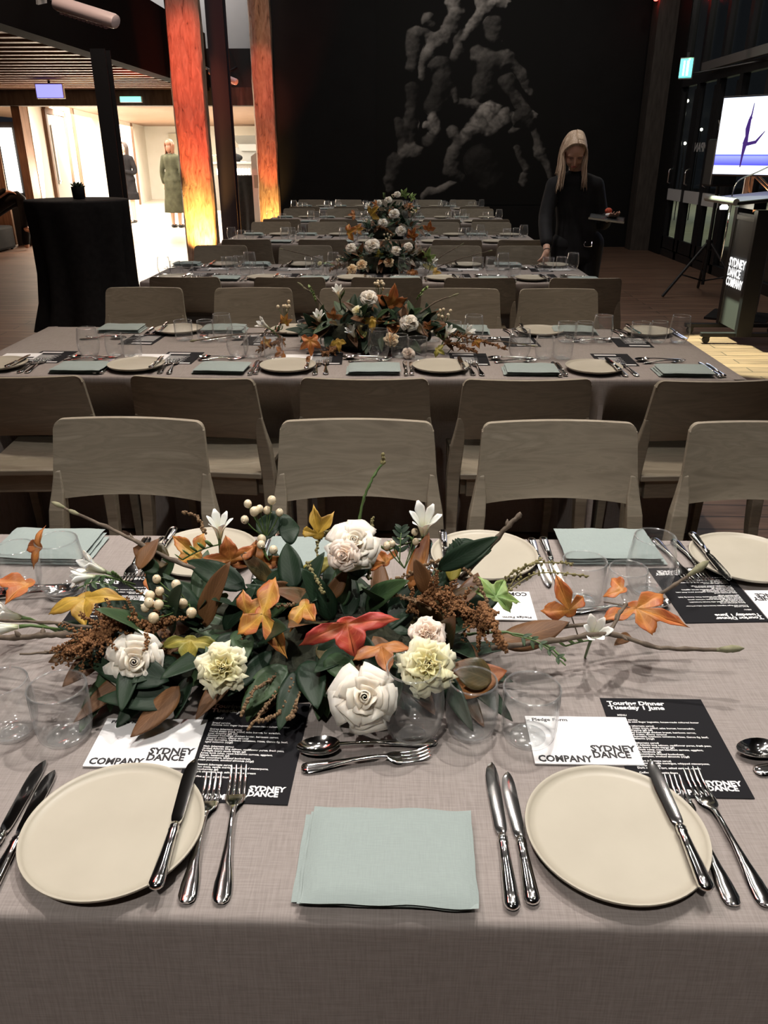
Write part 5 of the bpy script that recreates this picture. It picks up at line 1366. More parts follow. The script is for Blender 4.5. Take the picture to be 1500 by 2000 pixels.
arr_far(1, cx2, 'wide autumn flower centrepiece of white roses and orange leaves on the second table', plan2, 200)
cx3 = ony(755, 510, TF[2] + TD[2] / 2).x
plan3 = pl([('ivory', 727, 478, .05), ('ivory', 686, 482, .035), ('peach', 690, 520, .035), ('peach', 708, 512, .035), ('peach', 760, 508, .035), ('ivory', 774, 487, .035), ('ivory', 798, 480, .03),
  ('mix', 683, 455, .12, 60), ('orange', 805, 460, .10, 20), ('pale', 835, 500, .12, 10), ('yellow', 848, 528, .08, 90), ('rust', 690, 535, .08, 200), ('olive', 740, 495, .07, 0), ('rust', 805, 525, .09, 180),
  ('cream', 628, 510, .016), ('ber', 756, 465), ('ber', 664, 508), ('fre', 845, 507, .3), ('spr', 660, 520, 625, 515), ('twig', 830, 525, 900, 480), ('twig', 840, 528, 955, 492), ('twig', 660, 520, 552, 488), ('twig', 770, 530, 785, 495), ('ama', 680, 510, -.12)], cx3, 2)
arr_far(2, cx3, 'tall autumn flower centrepiece with peach roses on the third table', plan3, 300)
cx4 = ony(765, 440, TF[3] + TD[3] / 2).x
plan4 = pl([('ivory', 770, 417, .05), ('ivory', 748, 434, .045), ('ivory', 783, 448, .05), ('yellow', 728, 417, .16, 40), ('orange', 837, 445, .13, 10), ('rust', 805, 455, .12, 30), ('mix', 700, 447, .13, 80),
  ('ber', 714, 432), ('ber', 806, 412), ('fre', 718, 405, -.3), ('rust', 690, 420, .10, 270), ('twig', 820, 470, 850, 455), ('ama', 740, 440, .15)], cx4, 3)
arr_far(3, cx4, 'autumn flower centrepiece with white roses and an orange leaf on the fourth table', plan4, 400)
cx5 = ony(770, 400, TF[4] + TD[4] / 2).x
plan5 = pl([('ivory', 758, 390, .045), ('ivory', 776, 379, .04), ('pale', 790, 380, .14, 20), ('pale', 805, 386, .12, 50), ('ber', 765, 384), ('ivory', 740, 395, .035), ('spr', 750, 390, 750, 377), ('rust', 735, 400, .12, 300), ('rust', 800, 402, .1, 100), ('fre', 718, 400, -.4)], cx5, 4)
arr_far(4, cx5, 'autumn flower centrepiece topped with pale green leaves on the fifth table', plan5, 500)
# ============================================================ PEOPLE
SK = mat('skin', (.55, .33, .24), .55, sss=.15)
def blob(name, m, parent, build, vox=.007, smooth=3):
    b = MB(); build(b); o = b.build(name, m, parent, smooth=True)
    r = o.modifiers.new('one surface', 'REMESH'); r.mode = 'VOXEL'; r.voxel_size = vox; r.use_smooth_shade = True
    if smooth: s = o.modifiers.new('smooth', 'SMOOTH'); s.iterations = smooth; s.factor = .5
    return o
def limb(b, pts, rad, n=14, k=5):
    P_ = bez(pts, k); m_ = len(P_) - 1; rr = []
    for i in range(len(P_)):
        t = i / m_ * (len(rad) - 1); a = int(t); c = min(a + 1, len(rad) - 1); rr.append(rad[a] + (rad[c] - rad[a]) * (t - a))
    b.tube(P_, rr, n); b.ball(P_[0], rr[0], 12, 8); b.ball(P_[-1], rr[-1], 12, 8)
def head(b, c, fw_, up, h=.225):
    """c: centre of the skull; fw_: where the face looks; h: crown to chin"""
    fw_ = fw_.normalized(); up = (up - fw_ * up.dot(fw_)).normalized(); rt = fw_.cross(up)
    T = Matrix((rt, fw_, up)).transposed().to_4x4(); T.translation = c; s = h / .225
    b.ball((0, -.008 * s, .028 * s), 1, 22, 16, (.072 * s, .090 * s, .082 * s), T)
    b.ball((0, .016 * s, -.030 * s), 1, 20, 14, (.058 * s, .066 * s, .075 * s), T)
    b.ball((0, .052 * s, -.088 * s), 1, 14, 10, (.026 * s, .022 * s, .022 * s), T)
    b.tube([T @ Vector((0, .078 * s, .012 * s)), T @ Vector((0, .094 * s, -.020 * s)), T @ Vector((0, .098 * s, -.032 * s)), T @ Vector((0, .076 * s, -.038 * s))], [.006 * s, .010 * s, .012 * s, .008 * s], 8)
    for sd in (-1, 1):
        b.ball((sd * .030 * s, .062 * s, -.030 * s), 1, 12, 8, (.024 * s, .018 * s, .022 * s), T)
        b.ball((sd * .070 * s, -.006 * s, -.012 * s), 1, 10, 8, (.008 * s, .018 * s, .030 * s), T)
        b.ball((sd * .030 * s, .070 * s, .022 * s), 1, 10, 8, (.028 * s, .010 * s, .008 * s), T)
    b.ball((0, .078 * s, -.055 * s), 1, 10, 8, (.022 * s, .010 * s, .008 * s), T)
    return T, s
def face(parent, T, s, lipc=(.42, .13, .11)):
    iw = mat('eyelid shade', (.16, .08, .06), .6); lm = mat('lips', lipc, .45)
    for sd in (-1, 1):
        MB().ball((sd * .029 * s, .076 * s, .008 * s), 1, 10, 8, (.015 * s, .007 * s, .006 * s), T).build('eye', iw, parent, smooth=True)
    MB().ball((0, .086 * s, -.056 * s), 1, 12, 8, (.020 * s, .008 * s, .006 * s), T).build('lips', lm, parent, smooth=True)
def hand(b, wrist, d, palm, s=1.0, curl=.5, side=1):
    """a palm, four bent fingers and a thumb; d along the fingers, palm = palm normal"""
    d = d.normalized(); palm = (palm - d * palm.dot(d)).normalized(); x = d.cross(palm) * side
    limb(b, [wrist, wrist + d * .03 * s], [.022 * s, .024 * s], 10, 2)
    for k in range(4): b.tube([wrist + d * .02 * s + x * (k - 1.5) * .012 * s, wrist + d * .085 * s + x * (k - 1.5) * .019 * s], [.013 * s, .0115 * s], 8)
    for k, L in enumerate((.066, .074, .070, .054)):
        p = wrist + d * .085 * s + x * (1.5 - k) * .0195 * s; a = 0; pts = [p]
        for q in (.45, .32, .23):
            a += curl * .75; dd = d * math.cos(a) + palm * math.sin(a) + x * (1.5 - k) * .06; p = p + dd * L * s * q; pts.append(p)
        b.tube(pts, [.0095 * s, .0088 * s, .0080 * s, .0066 * s], 8); b.ball(pts[-1], .0066 * s, 8, 6)
    p = wrist + d * .025 * s + x * .026 * s
    pts = [p, p + (x * .7 + d * .6 + palm * .3).normalized() * .034 * s]; pts.append(pts[-1] + (d * .85 + palm * .45 * (1 + curl) + x * .1).normalized() * .030 * s); pts.append(pts[-1] + (d * .8 + palm * .6).normalized() * .020 * s)
    b.tube(pts, [.013 * s, .0108 * s, .0095 * s, .0075 * s], 8)
V3 = Vector
def waiter():
    Y = 6.50; e = empty('person', (ony(1122, 480, Y).x, Y, 0))
    tag(e, 'blonde long haired person in black bending over the third table holding a tray', 'person')
    Q = lambda px, py, dy=0: ony(px, py, Y + dy) - e.location
    hc = Q(1122, 296, -.10); T_ = {}
    legL = [Q(1100, 490), V3((Q(1098, 490).x, -.02, .48)), V3((Q(1098, 490).x - .01, .02, .09))]
    legR = [Q(1152, 490), V3((Q(1152, 490).x, -.03, .48)), V3((Q(1152, 490).x + .02, .03, .09))]
    shL = Q(1082, 362, -.03); elL = Q(1066, 425, -.10); wrL = Q(1068, 490, -.36); 
    shR = Q(1164, 362, -.03); elR = Q(1176, 432, -.02); wrR = Q(1188, 424, -.26)
    tabz = TZ - 0
    def body(b):
        T, s = head(b, hc, V3((-.02, -.78, -.62)), V3((0, -.5, .9)), .235); T_['t'] = (T, s)
        limb(b, [Q(1124, 322, -.02), Q(1124, 350, 0)], [.048, .055])
        limb(b, [Q(1124, 368), Q(1126, 420), Q(1126, 470)], [.075, .07, .08], 16)
        for a_ in (legL, legR):
            limb(b, a_, [.085, .058, .038]); limb(b, [a_[2] + V3((0, 0, -.03)), a_[2] + V3((0, -.12, -.055))], [.035, .028])
        limb(b, [shL, elL, wrL], [.045, .036, .024]); limb(b, [shR, elR, wrR], [.045, .036, .024])
        hand(b, wrL, (Q(1062, 512, -.44) - wrL), V3((-.6, .4, -.3)), .95, .55, 1)
        hand(b, wrR, V3((.12, -1, .10)), V3((0, .1, 1)), .95, .35, -1)
    blob('body', SK, e, body, .0065, 2)
    T, s = T_['t']; face(e, T, s)
    blk = noisy('black shirt cloth', ((.3, (.006, .006, .007)), (.7, (.012, .012, .014))), nscale=12, rough=.8, spec=.25)
    def shirt(b):
        limb(b, [shL.lerp(shR, .05), shL.lerp(shR, .5) + V3((0, .01, .03)), shL.lerp(shR, .95)], [.065, .078, .065])
        for dx in (-.065, 0, .065): limb(b, [Q(1124, 372) + V3((dx, 0, 0)), Q(1125, 430) + V3((dx * .9, 0, 0)), Q(1126, 500) + V3((dx * 1.15, 0, 0))], [.098, .092, .108], 16)
        limb(b, [shL, elL, elL.lerp(wrL, .75)], [.062, .056, .046]); limb(b, [shR, elR, elR.lerp(wrR, .7)], [.062, .056, .044])
        limb(b, [Q(1124, 338, 0), Q(1124, 352, 0)], [.060, .075])
    blob('shirt', blk, e, shirt, .009, 4)
    def trousers(b):
        for a_ in (legL, legR): limb(b, [a_[0] + V3((0, 0, .05)), a_[0], a_[1], a_[2] + V3((0, 0, -.02))], [.105, .100, .075, .062])
    blob('trousers', blk, e, trousers, .010, 3)
    MB().tube([legL[2] + V3((0, .05, -.06)), legL[2] + V3((0, -.06, -.06)), legL[2] + V3((0, -.15, -.068))], [.035, .04, .028], 10).build('shoe', M['blackmetal'], e, smooth=True)
    MB().tube([legR[2] + V3((0, .05, -.06)), legR[2] + V3((0, -.06, -.06)), legR[2] + V3((0, -.15, -.068))], [.035, .04, .028], 10).build('shoe', M['blackmetal'], e, smooth=True)
    q = Q(1148, 477, -.125); MB().tube([q + V3((-.022, 0, .016)), q + V3((-.03, 0, 0)), q + V3((-.022, 0, -.016)), q + V3((0, 0, -.018)), q + V3((.03, 0, -.016)), q + V3((.03, 0, .016))], .003, 6).build('belt_buckle', M['steel'], e, smooth=True)
    MB().lathe([(.026, -.003), (.028, 0), (.026, .003)], 18, Matrix.Translation(wrL) @ (wrL - elL).to_track_quat('Z', 'Y').to_matrix().to_4x4()).build('wristband', M['blackmetal'], e, smooth=True)
    # hair: crown shell parted in the middle, and long strands
    hm = noisy('blonde hair', ((.3, (.42, .30, .20)), (.6, (.62, .48, .36)), (.75, (.70, .56, .48))), (30, 30, 1.5), 4, .5, spec=.4)
    rnd = random.Random(3); b = MB(); s_ = s
    def hp(x, y, z): return T @ V3((x * s_, y * s_, z * s_))
    for k in range(170):
        sd = -1 if k % 2 else 1; t = rnd.random(); y0 = .062 - .14 * t
        x1 = sd * (.076 + rnd.uniform(0, .010)); z0 = .118 - .5 * abs(y0 - .0) ** 1.6
        p0 = hp(sd * .002, y0, z0 + .002); p1 = hp(sd * .048, y0 * .95 - .004, z0 - .018); p2 = hp(x1, y0 * .8 - .012, .015 - .01 * t)
        fall = rnd.uniform(.16, .285); xx = p2.x + sd * rnd.uniform(-.010, .018) ; 
        front = t < .55
        p3 = V3((xx, p2.y + rnd.uniform(-.01, .02) + (.0 if front else .05), p2.z - fall * .5)); p4 = V3((xx + sd * rnd.uniform(-.016, .004) - sd * .012 * (fall > .25), p3.y + rnd.uniform(-.02, .02) + (0 if front else .03), p2.z - fall))
        if not front: p4.z = max(p4.z, p2.z - .20)
        b.tube(bez([p0, p1, p2, p3, p4], 4), [.0045] * 9 + [.0055] * 4 + [.004, .003, .002, .0008], 5)
    b.ball((0, -.018 * s_, .036 * s_), 1, 20, 14, (.078 * s_, .090 * s_, .084 * s_), T)
    b.build('hair', hm, e, smooth=True)
    # tray held in the left hand
    tq = Q(1185, 424, -.36) + V3((0, 0, -.012)); t = tag(empty('tray', tq + e.location, R(12)), 'dark rectangular tray held flat in the hand of the blonde person', 'tray')
    t.rotation_euler = (R(5), R(6), R(-14))
    MB().box((0, 0, 0), (.25, .19, .010)).build('tray_board', mat('dark tray', (.05, .055, .06), .25), t, bevel=.003)
    MB().box((0, -.093, .004), (.25, .006, .012)).box((0, .093, .004), (.25, .006, .012)).box((-.122, 0, .004), (.006, .19, .012)).box((.122, 0, .004), (.006, .19, .012)).build('rim', M['steel'], t)
    n_ = empty('folded_cloth', tq + e.location + V3((.02, .02, .022)), R(20)); tag(n_, 'small crumpled white and red cloth lying on the held tray', 'cloth')
    MB().ball((0, 0, .004), 1, 12, 8, (.03, .022, .018)).build('white_cloth', M['white'], n_, smooth=True); MB().ball((-.004, .006, .030), 1, 12, 8, (.028, .022, .022)).build('red_cloth', mat('red cloth', (.5, .08, .04), .8), n_, smooth=True)
waiter()
def figure(px, feet, top, Y, dark, hairc, lab, hairlen=.3, coat=None, facing=(-.3, -1), dress=True, skirt=.24, clasp=True):
    z0 = 0; x = ony(px, feet, Y).x; H = ony(px, top, Y).z; e = empty('person', (x, Y, 0), math.atan2(facing[1], facing[0]) + PI / 2); tag(e, lab, 'person'); s = H / 1.7; S = {}
    v = lambda a, b_, c: V3((a * s, b_ * s, c * s))
    def body(b):
        S['t'] = head(b, v(0, -.02, 1.585), V3((0, -1, -.1)), V3((0, 0, 1)), .225 * s)
        limb(b, [v(0, 0, 1.5), v(0, 0, 1.40)], [.045 * s, .05 * s]); limb(b, [v(0, 0, 1.33), v(0, 0, 1.1), v(0, 0, .92)], [.08 * s, .075 * s, .09 * s])
        for sd in (-1, 1):
            limb(b, [v(sd * .09, 0, .88), v(sd * .085, -.01, .48), v(sd * .08, .01, .09)], [.08 * s, .055 * s, .036 * s]); limb(b, [v(sd * .08, .02, .05), v(sd * .085, -.13, .03)], [.034 * s, .026 * s])
            el = v(sd * .22, .02, 1.08); wr = v(sd * .06, -.20, 1.10) if clasp else v(sd * .22, -.02, .84)
            limb(b, [v(sd * .165, 0, 1.36), el, wr], [.042 * s, .034 * s, .022 * s]); hand(b, wr, (V3((-sd * .5, -.6, .1)) if clasp else V3((0, 0, -1))), V3((-sd * .3, .4, 0)) if clasp else V3((-sd, 0, 0)), .9 * s, .6, sd)
    blob('body', SK, e, body, .011, 2); T, k = S['t']; face(e, T, k)
    m = noisy('garment', tuple((q, tuple(c * f for c in dark)) for q, f in ((.3, .7), (.7, 1.3))), nscale=8, rough=.9, spec=.08)
    def dr(b):
        limb(b, [v(-.155, 0, 1.36), v(0, .0, 1.385), v(.155, 0, 1.36)], [.055 * s, .07 * s, .055 * s])
        for dx in (-.05, .05):
            limb(b, [v(dx, 0, 1.34), v(dx * .9, 0, 1.12), v(dx * 1.3, 0, .92)], [.105 * s, .09 * s, .13 * s], 16)
        b.loft([[(math.cos(2 * PI * j / 28) * r_ * s, math.sin(2 * PI * j / 28) * r_ * .75 * s, z * s) for j in range(28)] for z, r_ in ((1.0, .15), (.85, .19), (.6, .21), (skirt + .15, .235), (skirt, .245))])
        for sd in (-1, 1):
            el = v(sd * .22, .02, 1.08); wr = v(sd * .06, -.20, 1.10) if clasp else v(sd * .22, -.02, .84); limb(b, [v(sd * .165, 0, 1.36), el, el.lerp(wr, .8)], [.058 * s, .05 * s, .04 * s])
    blob('dress', m, e, dr, .014, 2)
    for sd in (-1, 1): MB().tube([v(sd * .08, .05, .035), v(sd * .082, -.05, .035), v(sd * .085, -.15, .022)], [.034 * s, .038 * s, .024 * s], 10).build('shoe', M['blackmetal'], e, smooth=True)
    b = MB(); rnd = random.Random(int(px)); b.ball((0, -.022 * k, .034 * k), 1, 18, 12, (.080 * k, .094 * k, .086 * k), T); b.ball((0, -.055 * k, -.05 * k), 1, 14, 10, (.066 * k, .05 * k, .10 * k), T)
    for i in range(70):
        sd = -1 if i % 2 else 1; t = rnd.random(); p0 = T @ V3((sd * .01 * k, (.05 - .13 * t) * k, .112 * k)); p1 = T @ V3((sd * .078 * k, (.03 - .11 * t) * k, .02 * k)); L = hairlen * rnd.uniform(.7, 1)
        b.tube(bez([p0, p1, p1 + V3((sd * .01, .01, -L * .6)), p1 + V3((sd * .0, .015, -L))], 4), [.009, .010, .010, .011, .011, .011, .011, .011, .010, .009, .006, .004, .002], 5)
    b.build('hair', mat('hair', hairc, .5), e, smooth=True); return e
figure(259, 437, 277, 19.6, (.010, .009, .010), (.03, .015, .010), 'dark haired woman in a long black dress standing in the bright foyer', .30, facing=(-.35, -1), skirt=.50)
figure(347, 446, 272, 18.3, (.055, .055, .035), (.16, .06, .03), 'brown haired person in grey green coat half hidden behind the red post', .22, facing=(.25, 1), skirt=.30, clasp=False)
# bar in the foyer
bx0 = ony(428, 410, 24.0).x; bx1 = ony(512, 410, 24.0).x
bar = tag(empty('bar_counter', ((bx0 + bx1) / 2 + .2, 24.4, 0)), 'dark grey bar counter with glowing white lettering in the foyer', 'bar counter')
W_ = bx1 - bx0 + .6
MB().box((0, 0, .60), (W_, .7, 1.20)).build('counter_body', mat('dark grey counter', (.16, .15, .135), .5), bar)
MB().box((0, 0, 1.23), (W_ + .05, .78, .05)).build('countertop', M['greydoor'], bar)
glow = mat('lit white letters', (1, 1, 1), .5, emit=(1, .96, .88), es=5)
text('lettering', 'THEATREBAR', .25, glow, bar, (-W_ / 2 + .12, -.37, .93), (R(90), 0, 0), sx=.62, bold=.012) if 0 else None
b = MB(); rnd = random.Random(4)
for k in range(11):
    x = -W_ / 2 + .14 + k * .088; b.box((x, -.37, 1.01), (.055, .02, .15 + .02 * rnd.random()))
for k in range(5): b.box((W_ / 2 - .62 + .01 * (k % 2), -.37, .88 - k * .085), (.12, .02, .055))
b.build('glowing_letters', glow, bar, bevel=.008)
def barman():
    Y = 25.6; x = ony(458, 320, Y).x; e = tag(empty('person', (x, Y, 0)), 'person with shaved head in black shirt working behind the foyer bar', 'person'); S = {}
    def body(b):
        S['t'] = head(b, V3((-.04, -.16, 1.60)), V3((-.7, -.5, -.4)), V3((0, 0, 1)), .24)
        limb(b, [V3((-.02, -.1, 1.5)), V3((0, -.03, 1.4))], [.055, .06]); limb(b, [V3((0, 0, 1.3)), V3((0, .03, .95))], [.09, .10])
        for sd in (-1, 1):
            limb(b, [V3((sd * .1, .03, .9)), V3((sd * .1, .02, .48)), V3((sd * .1, .04, .06))], [.085, .06, .04])
            el = V3((-.28 + sd * .1, -.12, 1.18)); wr = V3((-.46 + sd * .05, -.22, 1.36)); limb(b, [V3((sd * .19, -.02, 1.36)), el, wr], [.05, .04, .028]); hand(b, wr, V3((-.5, -.3, .6)), V3((-.5, 0, -.5)), 1, .5, sd)
    blob('body', SK, e, body, .013, 2)
    def sh(b):
        limb(b, [V3((-.18, -.02, 1.36)), V3((0, .0, 1.40)), V3((.18, -.02, 1.36))], [.075, .09, .075])
        for dx in (-.06, .06): limb(b, [V3((dx, -.02, 1.34)), V3((dx, 0, 1.1)), V3((dx, .02, .85))], [.12, .115, .13])
        for sd in (-1, 1): el = V3((-.28 + sd * .1, -.12, 1.18)); limb(b, [V3((sd * .19, -.02, 1.36)), el], [.068, .06])
    blob('shirt', M['blackcloth'], e, sh, .014, 2)
    blob('trousers', M['blackcloth'], e, lambda b: [limb(b, [V3((sd * .1, .03, .9)), V3((sd * .1, .02, .48)), V3((sd * .1, .04, .06))], [.11, .08, .06]) for sd in (-1, 1)], .016, 2)
barman()
# kitchen equipment and cream door behind the bar
q0 = ony(462, 330, 28.0); q1 = ony(505, 265, 28.0)
kt = tag(empty('oven_unit', ((q0.x + q1.x) / 2, 28.4, 0)), 'grey steel kitchen unit with hood behind the foyer bar', 'kitchen unit')
sg = mat('grey kitchen steel', (.22, .22, .21), .4, .4)
MB().box((0, .1, .5), (1.1, .7, 1.0)).box((0, .3, 1.3), (1.1, .2, .7)).build('cabinet', sg, kt)
MB().loft([[(-.5, -.3, 2.0), (.5, -.3, 2.0), (.5, .4, 2.0), (-.5, .4, 2.0)], [(-.35, -.1, 1.75), (.35, -.1, 1.75), (.35, .4, 1.75), (-.35, .4, 1.75)], [(-.3, -.1, 1.55), (.3, -.1, 1.55), (.3, .4, 1.55), (-.3, .4, 1.55)]]).build('hood', sg, kt)
MB().box((-.2, -.28, 1.12), (.3, .3, .24)).box((.25, -.28, 1.08), (.25, .3, .16)).build('appliance', M['steel'], kt, bevel=.01)
# white standing totem beside the farther red post
p0 = ony(503, 430, 15.6); tt = tag(empty('totem_sign', (p0.x + .03, 15.9, 0), R(8)), 'white freestanding totem with slanted top beside the farther red post', 'sign stand')
MB().add([(-.13, -.04, 0), (.13, -.04, 0), (.13, -.04, 1.95), (.06, -.04, 1.55), (-.13, -.04, 1.42), (-.13, .04, 0), (.13, .04, 0), (.13, .04, 1.95), (.06, .04, 1.55), (-.13, .04, 1.42)],
    [(0, 1, 2, 3, 4), (5, 9, 8, 7, 6), (0, 5, 6, 1), (1, 6, 7, 2), (2, 7, 8, 3), (3, 8, 9, 4), (4, 9, 5, 0)]).build('board', mat('white totem', (.62, .58, .60), .5), tt)
MB().box((-.05, -.045, 1.0), (.10, .01, .22)).build('grey_plate', M['greydoor'], tt)
# ============================================================ DRAPED COCKTAIL TABLES
def cocktail(x, y, r, h, lab, seed=0):
    e = tag(empty('cocktail_table', (x, y, 0)), lab, 'cocktail table', 'black draped cocktail tables')
    n = 96; rings = []; cl = MB()
    for z, k, w_ in ((h, .0, 0), (h, .6, 0), (h, .985, 0), (h - .004, 1.0, 0), (h - .012, 1.004, 0), (h - .08, 1.0, .004), (h - .3, .95, .016), (h - .6, .93, .026), (h - .85, .98, .034), (.12, 1.06, .045), (.01, 1.12, .055)):
        rings.append([((r * max(k, .001) + w_ * math.sin(j * 2 * PI / n * 9 + seed + math.sin(j * .2))) * math.cos(2 * PI * j / n), (r * max(k, .001) + w_ * math.sin(j * 2 * PI / n * 9 + seed + math.sin(j * .2))) * math.sin(2 * PI * j / n), z) for j in range(n)])
    cl.loft(rings, True, False).build('black_drape', M['blackcloth'], e, smooth=True)
    MB().lathe([(.0, .0), (.22, .0), (.22, .02), (.03, .03), (.03, h - .04), (.0, h - .04)], 20).lathe([(0, h - .035), (r * .98, h - .035), (r * .98, h - .006), (0, h - .006)], 40).build('pedestal', M['blackmetal'], e, smooth='auto')
cx_ = (-3.286 - 2.417) / 2
cocktail(cx_, 7.42, .435, 1.105, 'black draped cocktail table on the left carrying a potted succulent', 0)
cocktail(ony(483, 440, 16.6).x + .05, 17.0, .36, 1.08, 'black draped cocktail table seen between the two red posts', 2)
def succulent():
    q = onz(155, 389, 1.107); e = tag(empty('potted_succulent', (q.x, q.y - .0, 1.108)), 'small succulent in a black pot standing on the black draped table', 'potted plant')
    MB().lathe([(0, 0), (.045, 0), (.052, .01), (.056, .10), (.052, .10), (.048, .085), (0, .085)], 24).build('pot', M['blackmetal'], e, smooth='auto')
    MB().lathe([(0, .083), (.05, .083), (0, .088)], 20).build('soil', M['moss'], e)
    rnd = random.Random(2); m = mat('dark succulent', (.02, .035, .02), .5)
    for k in range(14):
        a = k * 2.4; el = .25 + 1.1 * k / 14; d = V3((math.cos(a) * math.cos(el), math.sin(a) * math.cos(el), math.sin(el))); L = .075 - .02 * k / 14; c = V3((0, 0, .088))
        MB().tube([c, c + d * L * .4, c + d * L * .8, c + d * L], [.006, .011, .007, .0006], 8).build('succulent_leaf', m, e, smooth=True)
succulent()
# seated person at the left edge
def seated():
    Y = 13.6; x = ony(8, 400, Y).x; e = tag(empty('person', (x, Y, 0)), 'person in dark clothes seated cross legged at the far left edge', 'person'); 
    k1 = ony(34, 384, Y) - e.location; f1 = ony(52, 452, Y) - e.location; S = {}
    hip = V3((-.42, .05, .52)); 
    def body(b):
        S['t'] = head(b, hip + V3((-.12, 0, .72)), V3((1, -.5, 0)), V3((0, 0, 1)), .225)
        limb(b, [hip + V3((-.1, 0, .62)), hip + V3((-.1, 0, .5))], [.05, .06]); limb(b, [hip + V3((-.08, 0, .42)), hip], [.10, .11])
        limb(b, [hip + V3((0, -.06, 0)), k1, f1 + V3((0, 0, .04))], [.09, .065, .04]); limb(b, [f1 + V3((0, 0, .03)), f1 + V3((.14, -.04, .0))], [.036, .028])
        limb(b, [hip + V3((0, .1, 0)), k1 + V3((-.05, .2, -.08)), V3((k1.x - .1, .25, .06))], [.09, .065, .04])
        limb(b, [hip + V3((-.08, -.17, .42)), hip + V3((.10, -.22, .20)), k1 + V3((-.10, -.08, .08))], [.05, .04, .026]); hand(b, k1 + V3((-.10, -.08, .08)), V3((1, .2, -.2)), V3((0, 0, -1)), 1, .5)
        limb(b, [hip + V3((-.08, .17, .42)), hip + V3((.06, .22, .18)), hip + V3((.3, .1, .1))], [.05, .04, .026])
    blob('body', SK, e, body, .012, 2); T, s = S['t']; MB().ball((0, -.02, .034), 1, 18, 12, (.08, .092, .086), T).build('hair', mat('dark hair', (.02, .015, .012), .5), e, smooth=True)
    def cl(b):
        for dy in (-.06, .06): limb(b, [hip + V3((-.09, dy, .45)), hip + V3((0, dy, 0))], [.13, .15])
        limb(b, [hip + V3((-.08, -.17, .42)), hip + V3((.10, -.22, .20)), k1 + V3((-.16, -.09, .09))], [.066, .056, .044]); limb(b, [hip + V3((-.08, .17, .42)), hip + V3((.06, .22, .18)), hip + V3((.22, .13, .11))], [.066, .056, .044])
        limb(b, [hip + V3((0, -.06, 0)), k1, f1 + V3((-.01, 0, .10))], [.115, .09, .06]); limb(b, [hip + V3((0, .1, 0)), k1 + V3((-.05, .2, -.08)), V3((k1.x - .1, .25, .12))], [.115, .09, .06])
    blob('dark_clothes', M['blackcloth'], e, cl, .014, 3)
    s_ = tag(empty('lounge_seat', (x - .5, Y + .05, 0)), 'low dark lounge seat under the seated person at the far left', 'seat')
    MB().box((0, 0, .20), (.8, .7, .36)).build('cushion', M['blackcloth'], s_, bevel=.04)
    b = MB()
    for i in (-1, 1):
        for j in (-1, 1): b.box((i * .34, j * .3, .02), (.04, .04, .05))
    b.build('feet', M['blackmetal'], s_)
seated()
